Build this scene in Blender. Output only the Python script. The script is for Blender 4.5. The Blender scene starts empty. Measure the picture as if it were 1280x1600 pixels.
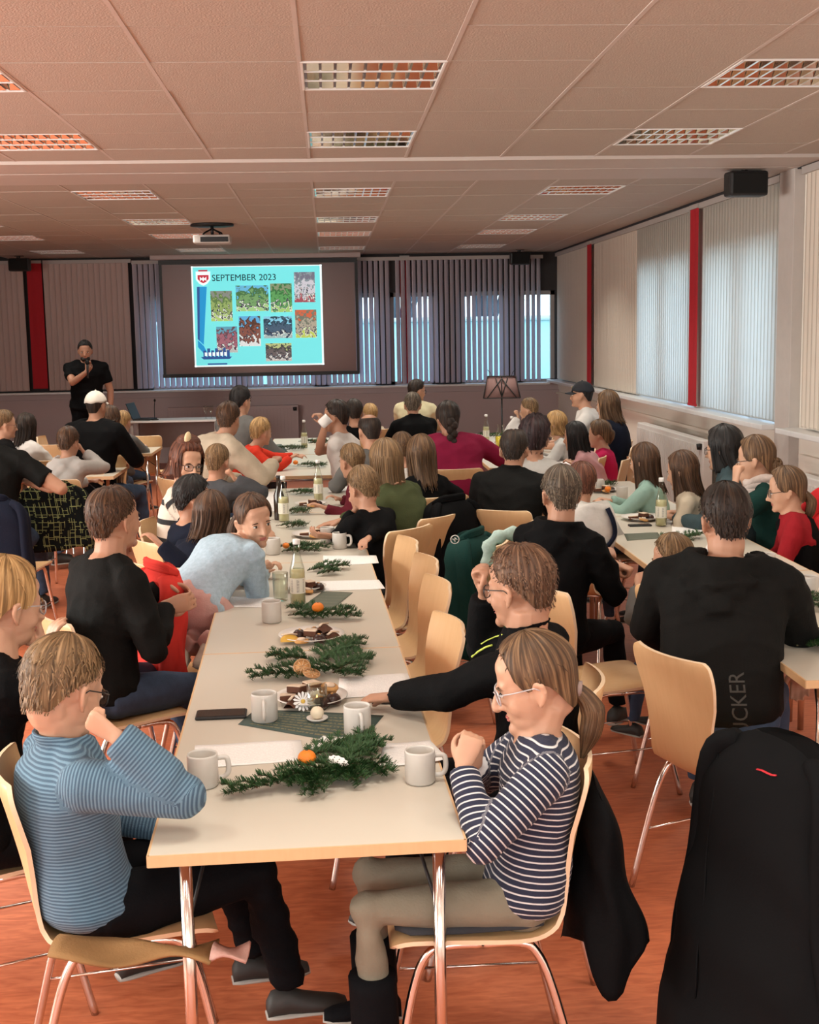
import bpy, math, random
import numpy as np
from mathutils import Vector, Matrix
random.seed(7)
rng = np.random.default_rng(11)
SC = bpy.context.scene
COL = SC.collection
R_ = math.radians
CZ = 1.86            # eye height of the photographer
FPX = 1996.8         # focal length in pixels of a 1280 x 1600 frame
YAW, PITCH, ROLL = 0.0612466, 0.140597, -0.0177794

# ------------------------------------------------------------------ camera
_f = np.array([math.sin(YAW)*math.cos(PITCH), math.cos(YAW)*math.cos(PITCH), -math.sin(PITCH)])
_r0 = np.array([math.cos(YAW), -math.sin(YAW), 0.0]); _u0 = np.cross(_r0, _f)
_r = math.cos(ROLL)*_r0 + math.sin(ROLL)*_u0
_u = -math.sin(ROLL)*_r0 + math.cos(ROLL)*_u0
cam_d = bpy.data.cameras.new('camera'); cam = bpy.data.objects.new('camera', cam_d); COL.objects.link(cam)
cam_d.sensor_fit = 'HORIZONTAL'; cam_d.sensor_width = 36.0; cam_d.lens = FPX/1280*36.0
cam_d.clip_start = 0.05; cam_d.clip_end = 300
cam.matrix_world = Matrix(((_r[0], _u[0], -_f[0], 0), (_r[1], _u[1], -_f[1], 0), (_r[2], _u[2], -_f[2], CZ), (0, 0, 0, 1)))
SC.camera = cam

# ------------------------------------------------------------------ world, lights, exposure
SC.view_settings.view_transform = 'Standard'; SC.view_settings.look = 'None'
SC.view_settings.gamma = 1.0; SC.view_settings.use_curve_mapping = False
SC.view_settings.exposure = 1.4
SC.cycles.use_denoising = True
SC.cycles.max_bounces = 8; SC.cycles.diffuse_bounces = 4; SC.cycles.glossy_bounces = 4
SC.cycles.transmission_bounces = 6; SC.cycles.transparent_max_bounces = 12
SC.cycles.sample_clamp_indirect = 4.0; SC.cycles.caustics_reflective = False; SC.cycles.caustics_refractive = False
W = bpy.data.worlds.new('world'); SC.world = W; W.use_nodes = True
wn = W.node_tree.nodes; wl = W.node_tree.links; wn.clear()
tc = wn.new('ShaderNodeTexCoord'); sp = wn.new('ShaderNodeSeparateXYZ'); rp = wn.new('ShaderNodeValToRGB')
bg = wn.new('ShaderNodeBackground'); wo = wn.new('ShaderNodeOutputWorld')
wl.new(tc.outputs['Generated'], sp.inputs[0]); wl.new(sp.outputs['Z'], rp.inputs[0]); wl.new(rp.outputs[0], bg.inputs[0]); wl.new(bg.outputs[0], wo.inputs[0])
rp.color_ramp.elements[0].position = 0.0; rp.color_ramp.elements[0].color = (.72, .88, 1, 1)
rp.color_ramp.elements[1].position = 0.6; rp.color_ramp.elements[1].color = (.5, .72, 1, 1)
bg.inputs[1].default_value = 1.0

def area(name, loc, rot, sx, sy, power, col):
    l = bpy.data.lights.new(name, 'AREA'); l.shape = 'RECTANGLE'; l.size = sx; l.size_y = sy; l.energy = power; l.color = col
    o = bpy.data.objects.new(name, l); COL.objects.link(o); o.location = loc; o.rotation_euler = rot
    return o
# daylight through the window band of the left wall (outside the frame)
area('left_window_light', (-6.4, 3.6, 1.9), (0, R_(-90), 0), 1.5, 9.0, 260, (1.0, .96, .86))
area('rear_fill_light', (-.5, -2.9, 1.95), (R_(90), 0, 0), 7.0, 1.5, 60, (1.0, .94, .84))  # weak unseen fill light added behind the photographer

# ------------------------------------------------------------------ pixel helpers (photo frame 1280 x 1600 -> place in the room)
def ray(x, y): return _f + _r*((x-640)/FPX) - _u*((y-800)/FPX)
def atz(x, y, z):
    d = ray(x, y); t = (z-CZ)/d[2]; return np.array([d[0]*t, d[1]*t, z])
def aty(x, y, Y):
    d = ray(x, y); t = Y/d[1]; return np.array([d[0]*t, Y, CZ+d[2]*t])

# ------------------------------------------------------------------ materials
MATS = {}
def nm(v): v = np.asarray(v, float); return v/(np.linalg.norm(v)+1e-12)
def mat(name, col, rough=.6, metal=0.0, var=.08, scale=12.0, bump=0.0, bscale=60.0, spec=.4, sheen=0.0, coord='Object', stretch=(1, 1, 1), trans=0.0, emit=0.0, alpha=None):
    if name in MATS: return MATS[name]
    m = bpy.data.materials.new(name); m.use_nodes = True
    n = m.node_tree.nodes; l = m.node_tree.links
    b = n['Principled BSDF']
    b.inputs['Roughness'].default_value = rough; b.inputs['Metallic'].default_value = metal
    b.inputs['Specular IOR Level'].default_value = spec
    if name.startswith('cloth_') or name.endswith('_trousers'): b.inputs['Specular IOR Level'].default_value = .07 if max(col) < .012 else .12; b.inputs['Roughness'].default_value = .78 if max(col) < .012 else .9
    b.inputs['Sheen Weight'].default_value = sheen
    t = n.new('ShaderNodeTexCoord'); mp = n.new('ShaderNodeMapping'); mp.inputs['Scale'].default_value = stretch
    l.new(t.outputs[coord], mp.inputs[0])
    nz = n.new('ShaderNodeTexNoise'); nz.inputs['Scale'].default_value = scale; nz.inputs['Detail'].default_value = 3
    l.new(mp.outputs[0], nz.inputs['Vector'])
    mx = n.new('ShaderNodeMix'); mx.data_type = 'RGBA'
    c = np.array(col[:3], float)
    mx.inputs[6].default_value = (*np.clip(c*(1-var), 0, 1), 1); mx.inputs[7].default_value = (*np.clip(c*(1+var), 0, 1), 1)
    l.new(nz.outputs[0], mx.inputs[0]); l.new(mx.outputs[2], b.inputs['Base Color'])
    if bump > 0:
        nb = n.new('ShaderNodeTexNoise'); nb.inputs['Scale'].default_value = bscale; nb.inputs['Detail'].default_value = 2
        l.new(mp.outputs[0], nb.inputs['Vector'])
        bp = n.new('ShaderNodeBump'); bp.inputs['Strength'].default_value = bump; bp.inputs['Distance'].default_value = .004
        l.new(nb.outputs[0], bp.inputs['Height']); l.new(bp.outputs[0], b.inputs['Normal'])
    if emit > 0:
        l.new(mx.outputs[2], b.inputs['Emission Color']); b.inputs['Emission Strength'].default_value = emit
    m['bsdf'] = 1
    MATS[name] = m
    return m
def nodes_of(m): return m.node_tree.nodes, m.node_tree.links, m.node_tree.nodes['Principled BSDF']

def mat_glass(name, col, fac=.85):
    if name in MATS: return MATS[name]
    m = bpy.data.materials.new(name); m.use_nodes = True; n = m.node_tree.nodes; l = m.node_tree.links; n.clear()
    o = n.new('ShaderNodeOutputMaterial'); tr = n.new('ShaderNodeBsdfTransparent'); gl = n.new('ShaderNodeBsdfGlossy'); mx = n.new('ShaderNodeMixShader'); lw = n.new('ShaderNodeLayerWeight')
    tr.inputs[0].default_value = (*col, 1); gl.inputs['Roughness'].default_value = .05
    lw.inputs[0].default_value = 1-fac
    l.new(lw.outputs['Facing'], mx.inputs[0]); l.new(tr.outputs[0], mx.inputs[1]); l.new(gl.outputs[0], mx.inputs[2]); l.new(mx.outputs[0], o.inputs[0])
    MATS[name] = m; return m

def mat_blind(name, col, tr):
    m = mat(name, col, .8, var=.05, scale=3, bump=.15, bscale=300)
    n, l, b = nodes_of(m); out = n['Material Output']
    t = n.new('ShaderNodeBsdfTranslucent'); mx = n.new('ShaderNodeMixShader'); mx.inputs[0].default_value = tr
    t.inputs[0].default_value = (*col, 1)
    l.new(b.outputs[0], mx.inputs[1]); l.new(t.outputs[0], mx.inputs[2]); l.new(mx.outputs[0], out.inputs[0])
    return m

def mat_wood(name, c1, c2, rough=.45):
    if name in MATS: return MATS[name]
    m = mat(name, c1, rough, var=.05, scale=6, bump=.05, bscale=40, stretch=(12, 12, 1.2))
    n, l, b = nodes_of(m)
    w = n.new('ShaderNodeTexNoise'); w.inputs['Scale'].default_value = 9; w.inputs['Detail'].default_value = 5
    t = n.new('ShaderNodeTexCoord'); mp = n.new('ShaderNodeMapping'); mp.inputs['Scale'].default_value = (9, 1, 1)
    l.new(t.outputs['Object'], mp.inputs[0]); l.new(mp.outputs[0], w.inputs['Vector'])
    mx = n.new('ShaderNodeMix'); mx.data_type = 'RGBA'; mx.inputs[6].default_value = (*c1, 1); mx.inputs[7].default_value = (*c2, 1)
    l.new(w.outputs[0], mx.inputs[0]); l.new(mx.outputs[2], b.inputs['Base Color'])
    return m

def mat_stripe(name, base, line, period, frac, rough=.85, soft=.04, phase=0.0, bump=.35):
    """knit with stripes that run round the garment (attribute st = metres along trunk or sleeve)"""
    if name in MATS: return MATS[name]
    m = mat(name, base, rough, var=.1, bump=bump, bscale=250, sheen=.05)
    n, l, b = nodes_of(m)
    a = n.new('ShaderNodeAttribute'); a.attribute_name = 'st'
    d = n.new('ShaderNodeMath'); d.operation = 'DIVIDE'; d.inputs[1].default_value = period
    ad = n.new('ShaderNodeMath'); ad.operation = 'ADD'; ad.inputs[1].default_value = 50+phase
    fr = n.new('ShaderNodeMath'); fr.operation = 'FRACT'
    rr = n.new('ShaderNodeValToRGB'); e = rr.color_ramp.elements
    e[0].position = 0; e[0].color = (*line, 1); e[1].position = frac; e[1].color = (*line, 1)
    k = e.new(min(.98, frac+soft)); k.color = (*base, 1); k = e.new(1-soft/2); k.color = (*base, 1); k = e.new(1.0); k.color = (*line, 1)
    l.new(a.outputs['Fac'], d.inputs[0]); l.new(d.outputs[0], ad.inputs[0]); l.new(ad.outputs[0], fr.inputs[0]); l.new(fr.outputs[0], rr.inputs[0]); l.new(rr.outputs[0], b.inputs['Base Color'])
    return m

def mat_paper(name, base=(.80, .77, .76), ink=(.35, .34, .36), lines=26.0, cols=True, amount=.55):
    """printed sheet: rows of small grey print in the sheet's own UV space"""
    if name in MATS: return MATS[name]
    m = mat(name, base, .7, var=.02); n, l, b = nodes_of(m)
    t = n.new('ShaderNodeTexCoord'); s = n.new('ShaderNodeSeparateXYZ'); l.new(t.outputs['UV'], s.inputs[0])
    v = n.new('ShaderNodeMath'); v.operation = 'MULTIPLY'; v.inputs[1].default_value = lines; l.new(s.outputs['Y'], v.inputs[0])
    f = n.new('ShaderNodeMath'); f.operation = 'FRACT'; l.new(v.outputs[0], f.inputs[0])
    g = n.new('ShaderNodeMath'); g.operation = 'LESS_THAN'; g.inputs[1].default_value = .42; l.new(f.outputs[0], g.inputs[0])
    mp = n.new('ShaderNodeMapping'); mp.inputs['Scale'].default_value = (34, lines, 1); l.new(t.outputs['UV'], mp.inputs[0])
    nz = n.new('ShaderNodeTexNoise'); nz.inputs['Scale'].default_value = 1.6; l.new(mp.outputs[0], nz.inputs['Vector'])
    h = n.new('ShaderNodeMath'); h.operation = 'GREATER_THAN'; h.inputs[1].default_value = .46; l.new(nz.outputs[0], h.inputs[0])
    w = n.new('ShaderNodeMath'); w.operation = 'MULTIPLY'; l.new(g.outputs[0], w.inputs[0]); l.new(h.outputs[0], w.inputs[1])
    # margins
    def band(sock, lo, hi):
        a = n.new('ShaderNodeMath'); a.operation = 'GREATER_THAN'; a.inputs[1].default_value = lo; l.new(sock, a.inputs[0])
        c = n.new('ShaderNodeMath'); c.operation = 'LESS_THAN'; c.inputs[1].default_value = hi; l.new(sock, c.inputs[0])
        q = n.new('ShaderNodeMath'); q.operation = 'MULTIPLY'; l.new(a.outputs[0], q.inputs[0]); l.new(c.outputs[0], q.inputs[1]); return q
    k1 = band(s.outputs['X'], .08, .92); k2 = band(s.outputs['Y'], .06, .9)
    w2 = n.new('ShaderNodeMath'); w2.operation = 'MULTIPLY'; l.new(k1.outputs[0], w2.inputs[0]); l.new(k2.outputs[0], w2.inputs[1])
    w3 = n.new('ShaderNodeMath'); w3.operation = 'MULTIPLY'; l.new(w.outputs[0], w3.inputs[0]); l.new(w2.outputs[0], w3.inputs[1])
    w4 = n.new('ShaderNodeMath'); w4.operation = 'MULTIPLY'; w4.inputs[1].default_value = amount; l.new(w3.outputs[0], w4.inputs[0])
    mx = n.new('ShaderNodeMix'); mx.data_type = 'RGBA'; mx.inputs[6].default_value = (*base, 1); mx.inputs[7].default_value = (*ink, 1)
    l.new(w4.outputs[0], mx.inputs[0]); l.new(mx.outputs[2], b.inputs['Base Color'])
    return m

# ------------------------------------------------------------------ mesh builder
class G:
    def __init__(s): s.v = []; s.f = []; s.u = []; s.n = 0
    def add(s, v, f, uv=None):
        v = np.asarray(v, float); k = s.n
        s.v.append(v); s.n += len(v)
        s.u.append(np.zeros((len(v), 2)) if uv is None else np.asarray(uv, float))
        s.f += [tuple(int(i)+k for i in q) for q in f]
        return s
    def grid(s, P, cu=False, cv=False, uv=None):
        """P[nu][nv][3]"""
        P = np.asarray(P, float); a, b = P.shape[:2]; F = []
        for i in range(a if cu else a-1):
            for j in range(b if cv else b-1):
                i2 = (i+1) % a; j2 = (j+1) % b
                F.append((i*b+j, i*b+j2, i2*b+j2, i2*b+j))
        if uv is None:
            uu, vv = np.meshgrid(np.linspace(0, 1, a), np.linspace(0, 1, b), indexing='ij'); uv = np.stack([uu, vv], -1)
        return s.add(P.reshape(-1, 3), F, np.asarray(uv).reshape(-1, 2))
    def box(s, c, d, R=None):
        x, y, z = np.array(d)/2
        v = np.array([(a, b, e) for a in (-x, x) for b in (-y, y) for e in (-z, z)])
        if R is not None: v = v @ np.asarray(R).T
        return s.add(v+np.array(c), [(0, 1, 3, 2), (4, 6, 7, 5), (0, 4, 5, 1), (2, 3, 7, 6), (0, 2, 6, 4), (1, 5, 7, 3)])
    def tube(s, pts, r, n=8, cap=True, flat=None, up=None, sw=False):
        P = np.asarray(pts, float); m = len(P); r = np.full(m, r, float) if np.isscalar(r) else np.asarray(r, float)
        r2 = r if flat is None else r*np.asarray(flat)
        T = np.gradient(P, axis=0); T /= (np.linalg.norm(T, axis=1)[:, None]+1e-12)
        a = np.array([0, 0, 1.0]) if up is None else nm(up)
        if abs(T[0] @ a) > .95: a = np.array([0, 1.0, 0]) if abs(T[0][1]) < .9 else np.array([1.0, 0, 0])
        A = nm(np.cross(a, T[0])); th = np.linspace(0, 2*np.pi, n, endpoint=False); V = []
        for i in range(m):
            A = nm(A-T[i]*(A @ T[i])); B = np.cross(T[i], A)
            V.append(P[i]+np.outer(np.cos(th), A)*r[i]+np.outer(np.sin(th), B)*r2[i])
        V = np.array(V); k = s.n; uv = None
        if sw: uv = [[(j/n*.12+.3*(k % 7)/7, i/m) for j in range(n)] for i in range(m)]
        s.grid(V, cv=True, uv=uv)
        if cap:
            s.f.append(tuple(k+j for j in range(n))[::1]); s.f.append(tuple(k+(m-1)*n+j for j in range(n))[::-1])
        return s
    def loft(s, rings, cap=True):
        V = np.array(rings); k = s.n; m, n = V.shape[:2]; s.grid(V, cv=True)
        if cap: s.f.append(tuple(k+j for j in range(n))); s.f.append(tuple(k+(m-1)*n+j for j in range(n))[::-1])
        return s
    def lathe(s, prof, n=20, c=(0, 0, 0)):
        th = np.linspace(0, 2*np.pi, n, endpoint=False); P = []
        for r, z in prof: P.append(np.stack([r*np.cos(th), r*np.sin(th), np.full(n, z)], -1)+np.array(c))
        return s.grid(np.array(P), cv=True)
    def ell(s, c, r, nu=10, nv=14, R=None):
        th = np.linspace(0, np.pi, nu+1)[1:-1]; ph = np.linspace(0, 2*np.pi, nv, endpoint=False)
        T, Q = np.meshgrid(th, ph, indexing='ij')
        P = np.stack([np.sin(T)*np.cos(Q)*r[0], np.sin(T)*np.sin(Q)*r[1], np.cos(T)*r[2]], -1)
        top = np.array([[0, 0, r[2]]]); bot = -top
        if R is not None: P = P @ np.asarray(R).T; top = top @ np.asarray(R).T; bot = bot @ np.asarray(R).T
        k = s.n; s.grid(P+np.array(c), cv=True); a = s.n; s.add(np.vstack([top, bot])+np.array(c), [])
        m = nu-1
        for j in range(nv):
            s.f.append((a, k+(j+1) % nv, k+j)); s.f.append((a+1, k+(m-1)*nv+j, k+(m-1)*nv+(j+1) % nv))
        return s
    def mesh(s, name, m=None, smooth=True):
        me = bpy.data.meshes.new(name)
        if s.n == 0: return me
        V = np.concatenate(s.v); me.from_pydata(V.tolist(), [], s.f)
        uvl = me.uv_layers.new(name='UVMap'); U = np.concatenate(s.u)
        li = np.zeros(len(me.loops), int); me.loops.foreach_get('vertex_index', li); uvl.data.foreach_set('uv', U[li].ravel())
        if smooth: me.polygons.foreach_set('use_smooth', [True]*len(me.polygons))
        if m: me.materials.append(m)
        me.update(); return me
    def obj(s, name, m, parent=None, label=None, cat=None, group=None, kind=None, smooth=True, bevel=0, loc=None, recalc=False):
        me = s.mesh(name, m, smooth)
        if recalc or True:
            import bmesh
            b = bmesh.new(); b.from_mesh(me); bmesh.ops.recalc_face_normals(b, faces=b.faces); b.to_mesh(me); b.free()
        o = bpy.data.objects.new(name, me); COL.objects.link(o)
        if parent is not None: o.parent = parent
        if loc is not None: o.location = loc
        tag(o, label, cat, group, kind)
        if bevel:
            b = o.modifiers.new('bevel', 'BEVEL'); b.width = bevel; b.segments = 2; b.limit_method = 'ANGLE'
        return o

def tag(o, label=None, cat=None, group=None, kind=None):
    if label: o['label'] = label
    if cat: o['category'] = cat
    if group: o['group'] = group
    if kind: o['kind'] = kind
    return o
def empty(name, loc, rz=0.0, label=None, cat=None, group=None, kind=None):
    o = bpy.data.objects.new(name, None); COL.objects.link(o); o.empty_display_size = .1
    o.location = tuple(loc); o.rotation_euler = (0, 0, rz); return tag(o, label, cat, group, kind)
def copy_tree(o, parent=None, level=0):
    c = o.copy(); COL.objects.link(c); c.parent = parent
    for ch in list(o.children): copy_tree(ch, c, level+1)
    return c
def place(proto, state, loc, rz, label, group=None, cat=None, sc=None):
    """first use moves the prototype itself, later uses copy it with its parts"""
    if not state.get('used'): o = proto; state['used'] = True
    else: o = copy_tree(proto)
    o.location = tuple(loc); o.rotation_euler = (0, 0, rz); o['label'] = label
    if group: o['group'] = group
    if sc: o.scale = (sc, sc, sc)
    return o
def rotz(a): c, s = math.cos(a), math.sin(a); return np.array([[c, -s, 0], [s, c, 0], [0, 0, 1.0]])
def cr(pts, n=6):
    """Catmull-Rom through points"""
    P = np.asarray(pts, float); P = np.vstack([2*P[0]-P[1], P, 2*P[-1]-P[-2]]); out = []
    for i in range(1, len(P)-2):
        for t in np.linspace(0, 1, n, endpoint=False):
            a, b, c, d = P[i-1], P[i], P[i+1], P[i+2]
            out.append(.5*((2*b)+(-a+c)*t+(2*a-5*b+4*c-d)*t*t+(-a+3*b-3*c+d)*t**3))
    out.append(P[-2]); return np.array(out)
# ------------------------------------------------------------------ the room
CEIL = 2.978; XR = 3.42; XL = -6.5; YB = 18.95; YF = -3.0
M_ceil = mat('ceiling_board', (.47, .40, .345), .9, var=.10, scale=70, bump=.6, bscale=120)
M_plen = mat('plenum', (.05, .04, .04), .9)
M_rail = mat('ceiling_rail', (.55, .48, .44), .6, var=.03)
M_wallr = mat('wall_cream', (.86, .80, .72), .8, var=.03, scale=2, bump=.1)
M_wallb = mat('wall_taupe', (.50, .40, .40), .8, var=.03, scale=2, bump=.1)
M_dark = mat('dark_frame', (.02, .02, .025), .5)
M_white = mat('white_paint', (.78, .76, .74), .4, var=.03)
M_greyp = mat('grey_paint', (.42, .38, .36), .5, var=.03)
M_red = mat('red_cloth', (.42, .012, .022), .8, bump=.2, bscale=200)
M_chrome = mat('chrome', (.78, .72, .68), .16, 1.0, var=.03)
M_alu = mat('brushed_alu', (.6, .6, .6), .3, 1.0, var=.03)
M_black = mat('black_plastic', (.012, .012, .013), .45, var=.1)

def mk_floor():
    m = mat('linoleum', (.52, .125, .052), .42, var=.3, scale=2.2, bump=.04, bscale=90, spec=.35)
    n, l, b = nodes_of(m)
    t = n.new('ShaderNodeTexCoord'); mp = n.new('ShaderNodeMapping'); mp.inputs['Scale'].default_value = (3, 14, 1)
    nz = n.new('ShaderNodeTexNoise'); nz.inputs['Scale'].default_value = 3.5; nz.inputs['Detail'].default_value = 8; nz.inputs['Distortion'].default_value = .8
    rr = n.new('ShaderNodeValToRGB'); e = rr.color_ramp.elements
    e[0].position = .3; e[0].color = (.40, .100, .043, 1); e[1].position = .72; e[1].color = (.60, .178, .078, 1)
    l.new(t.outputs['Object'], mp.inputs[0]); l.new(mp.outputs[0], nz.inputs['Vector']); l.new(nz.outputs[0], rr.inputs[0]); l.new(rr.outputs[0], b.inputs['Base Color'])
    G().box(((XL+XR)/2, (YB+YF)/2, -.05), (XR-XL+.4, YB-YF+.4, .1)).obj('floor', m, kind='structure')
mk_floor()

# ceiling with its tiles
ceil = G().box(((XL+XR)/2, (YB+YF)/2, CEIL+.17), (XR-XL+.4, YB-YF+.4, .04)).obj('ceiling', M_plen, kind='structure')
LAMP = 5.0
X0, Y0, TS = -.712, 4.916, .625
Y2 = 9.675
LC = [-5, -2, 1, 4]
lights = [(c, 0, r) for c in LC[1:] for r in (1, 4)]+[(c, 1, r) for c in LC for r in (1, 5, 8, 12)]
lset = set(lights)
tile_me = G().box((0, 0, 0), (.613, .617, .016)).mesh('ceiling_tile', M_ceil, False)
tile_half = G().box((0, 0, 0), (.613, .49, .016)).mesh('ceiling_tile', M_ceil, False)
tile_nar = G().box((0, 0, 0), (.355, .617, .016)).mesh('ceiling_tile', M_ceil, False)
tile_nh = G().box((0, 0, 0), (.355, .49, .016)).mesh('ceiling_tile', M_ceil, False)
rest = G()
for sec, rows, yb in ((0, range(-2, 6), Y0), (1, range(0, 15), Y2)):
    for r in rows:
        for c in range(-6, 7):
            if (c, sec, r) in lset: continue
            last = sec == 0 and r == 5
            nar = c == 6
            cx = X0+TS*(c+.5) - (.13 if nar else 0); cy = yb+TS*(r+.5)-(.062 if last else 0)
            if sec == 1 and r >= 5:
                rest.box((cx, cy, CEIL+.008+random.uniform(-.001, .001)), (.355 if nar else .613, .617, .016)); continue
            o = bpy.data.objects.new('ceiling_tile', (tile_nh if nar else tile_half) if last else (tile_nar if nar else tile_me)); COL.objects.link(o)
            o.parent = ceil; o.location = (cx, cy, CEIL+.008+random.uniform(-.0015, .0015)); o.rotation_euler = (random.uniform(-.002, .002), 0, 0)
rest.obj('ceiling_tile', M_ceil, ceil, kind='stuff', smooth=False)
g = G()
for a, b in ((YF, -1.42), (-.78, .43), (1.07, 2.28), (2.92, 3.66)): g.box((-1.54, (a+b)/2, CEIL+.008), (XR-XL, b-a, .016))
for y in (2.6, .75, -1.1):
    e = XL
    for c in LC+[99]:
        x2 = min(XR, X0+TS*c); g.box(((e+x2)/2, y, CEIL+.008), (x2-e, .64, .016)); e = x2+TS
g.box((-5.6, 6.1, CEIL+.008), (1.75, 4.9, .016)); g.box((-5.6, 14.3, CEIL+.008), (1.75, 9.3, .016))
g.obj('ceiling_field', M_ceil, ceil, smooth=False)
g = G()
for c in range(-6, 7):
    x = X0+TS*c
    g.box((x, (3.67+8.54)/2, CEIL+.004), (.018, 8.54-3.67, .012)); g.box((x, (Y2+YB)/2, CEIL+.004), (.018, YB-Y2, .012))
for r in range(-2, 7): g.box((-.6, min(Y0+TS*r, 8.54), CEIL+.010), (8, .012, .008))
for r in range(0, 16): g.box((-.6, Y2+TS*r, CEIL+.010), (8, .012, .008))
g.obj('ceiling_rail', M_rail, ceil, smooth=False)
g = G()
g.box((-1.5, 8.79, CEIL-.006), (9.9, .49, .03)); g.box((-1.5, 9.37, CEIL-.006), (9.9, .61, .03)); g.box((-1.5, 9.05, CEIL+.03), (9.9, .05, .02))
g.obj('trim_1', M_rail, kind='structure', smooth=False)
g = G()
for k in range(64):
    x = -2.6+k*.062
    if (k*7) % 5 == 0 or 18 < k < 24: continue
    g.box((x, 9.05, CEIL+.004), (.04 if k % 3 else .06, .022, .010))
g.obj('track_glint', mat('track_white', (.85, .85, .85), .3), bpy.data.objects['trim_1'], kind='stuff', smooth=False)  # white pieces whose colour stands in for reflections along the track slot

def make_light():
    t = empty('ceiling_light', (0, 0, 0), 0, 'x', 'lamp', 'louvre lamps set into the tiled ceiling')
    g = G(); s = .303
    g.box((0, 0, .085), (.6, .6, .006)); g.box((-s, 0, .04), (.008, .6, .09)); g.box((s, 0, .04), (.008, .6, .09)); g.box((0, -s, .04), (.6, .008, .09)); g.box((0, s, .04), (.6, .008, .09))
    g.obj('housing', M_white, t, smooth=False)
    g = G()
    for k in range(3): g.box((0, -.2+.2*k, .072), (.56, .026, .02))
    g.obj('lamp_tube', mat('lamp_off', (.7, .68, .62), .3), t, smooth=False)
    g = G()
    for k in range(-1, 2):          # V-shaped mirror troughs seen from below
        for q in (-1, 1):
            g.add([(-.29, k*.2+q*.098, .002), (.29, k*.2+q*.098, .002), (.29, k*.2+q*.05, .062), (-.29, k*.2+q*.05, .062)], [(0, 1, 2, 3)])
    for k in range(10):
        x = -.29+k*.0645
        for y in (-.2, 0, .2):
            g.add([(x-.006, y-.096, .001), (x+.006, y-.096, .001), (x+.006, y+.096, .001), (x-.006, y+.096, .001), (x, y-.052, .045), (x, y+.052, .045)], [(0, 1, 2, 3), (0, 3, 5, 4), (1, 4, 5, 2), (0, 4, 1), (3, 2, 5)])
    g.obj('louvre', mat('louvre_mirror', (.9, .86, .8), .12, 1.0, var=.12, scale=9), t, smooth=False)
    g = G()
    for a, b, c, d in ((-s, 0, .012, .62), (s, 0, .012, .62), (0, -s, .62, .012), (0, s, .62, .012), (0, -.1, .6, .006), (0, .1, .6, .006)): g.box((a, b, -.001), (c, d, .006))
    g.obj('frame', M_white, t, smooth=False)
    return t
def lamp_light(x, y):
    l = bpy.data.lights.new('louvre_lamp', 'AREA'); l.shape = 'SQUARE'; l.size = .52; l.energy = LAMP*(1.4 if y > 9 else 1.0); l.color = (1.0, .96, .84); l.spread = R_(125)
    o = bpy.data.objects.new('louvre_lamp', l); COL.objects.link(o); o.location = (x, y, CEIL-.008)
lt = make_light(); st = {}
rowname = {(0, 1): 'nearest row', (0, 4): 'second row', (1, 1): 'third row, just past the ceiling track', (1, 5): 'fourth row', (1, 8): 'fifth row', (1, 12): 'farthest row by the blinds'}
colname = {-5: 'at the far left', -2: 'left of centre', 1: 'in the centre column', 4: 'on the window side'}
for c, sec, r in lights:
    y = (Y0 if sec == 0 else Y2)+TS*(r+.5)
    if y < 16: lamp_light(X0+TS*(c+.5), y)
    place(lt, st, (X0+TS*(c+.5), y, CEIL), 0, 'square mirror louvre ceiling lamp %s, %s' % (colname[c], rowname[(sec, r)]))

for c in LC:        # the rows over and behind the photographer
    for y in (2.6, .75, -1.1):
        if c > -5 or y > 0: lamp_light(X0+TS*(c+.5), y); place(lt, st, (X0+TS*(c+.5), y, CEIL), 0, 'square mirror louvre ceiling lamp %s, %s' % (colname[c], {2.6: 'above the nearest table', .75: 'above the photographer', -1.1: 'behind the photographer'}[y]))
# right wall
WR = G()
def wallbox(g, x0, x1, y0, y1, z0, z1): g.box(((x0+x1)/2, (y0+y1)/2, (z0+z1)/2), (x1-x0, y1-y0, z1-z0))
wallbox(WR, XR, XR+.3, YF, YB, 0, 1.08); wallbox(WR, XR, XR+.3, YF, YB, 2.5, 3.2)
for a, b in ((YF, 9.5), (11.45, 11.82), (13.9, YB+.3)): wallbox(WR, XR, XR+.3, a, b, 1.08, 2.5)
WR.obj('wall_right', M_wallr, kind='structure', smooth=False)
g = G(); wallbox(g, 3.34, XR, 9.12, 9.42, 0, CEIL); g.obj('wall_pillar', mat('pillar_grey', (.50, .45, .42), .7), kind='structure', smooth=False, bevel=.004)
g = G()
wallbox(g, 3.24, XR+.04, YF, 9.12, 1.075, 1.115); wallbox(g, 3.24, XR+.04, 9.42, YB, 1.075, 1.115)
g.obj('trim_2', mat('sill_white', (.74, .74, .74), .35), kind='structure', smooth=False, bevel=.006)
g = G(); wallbox(g, 3.38, XR, 9.42, YB, .90, .93); wallbox(g, 3.38, XR, YF, 9.02, .90, .93); wallbox(g, 3.40, XR, YF, YB, 0, .08)
g.obj('baseboard_right', M_wallr, kind='structure', smooth=False)
g = G(); wallbox(g, 3.36, XR, YF, YB, CEIL-.03, CEIL+.002); g.obj('trim_3', M_dark, kind='structure', smooth=False)
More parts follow.
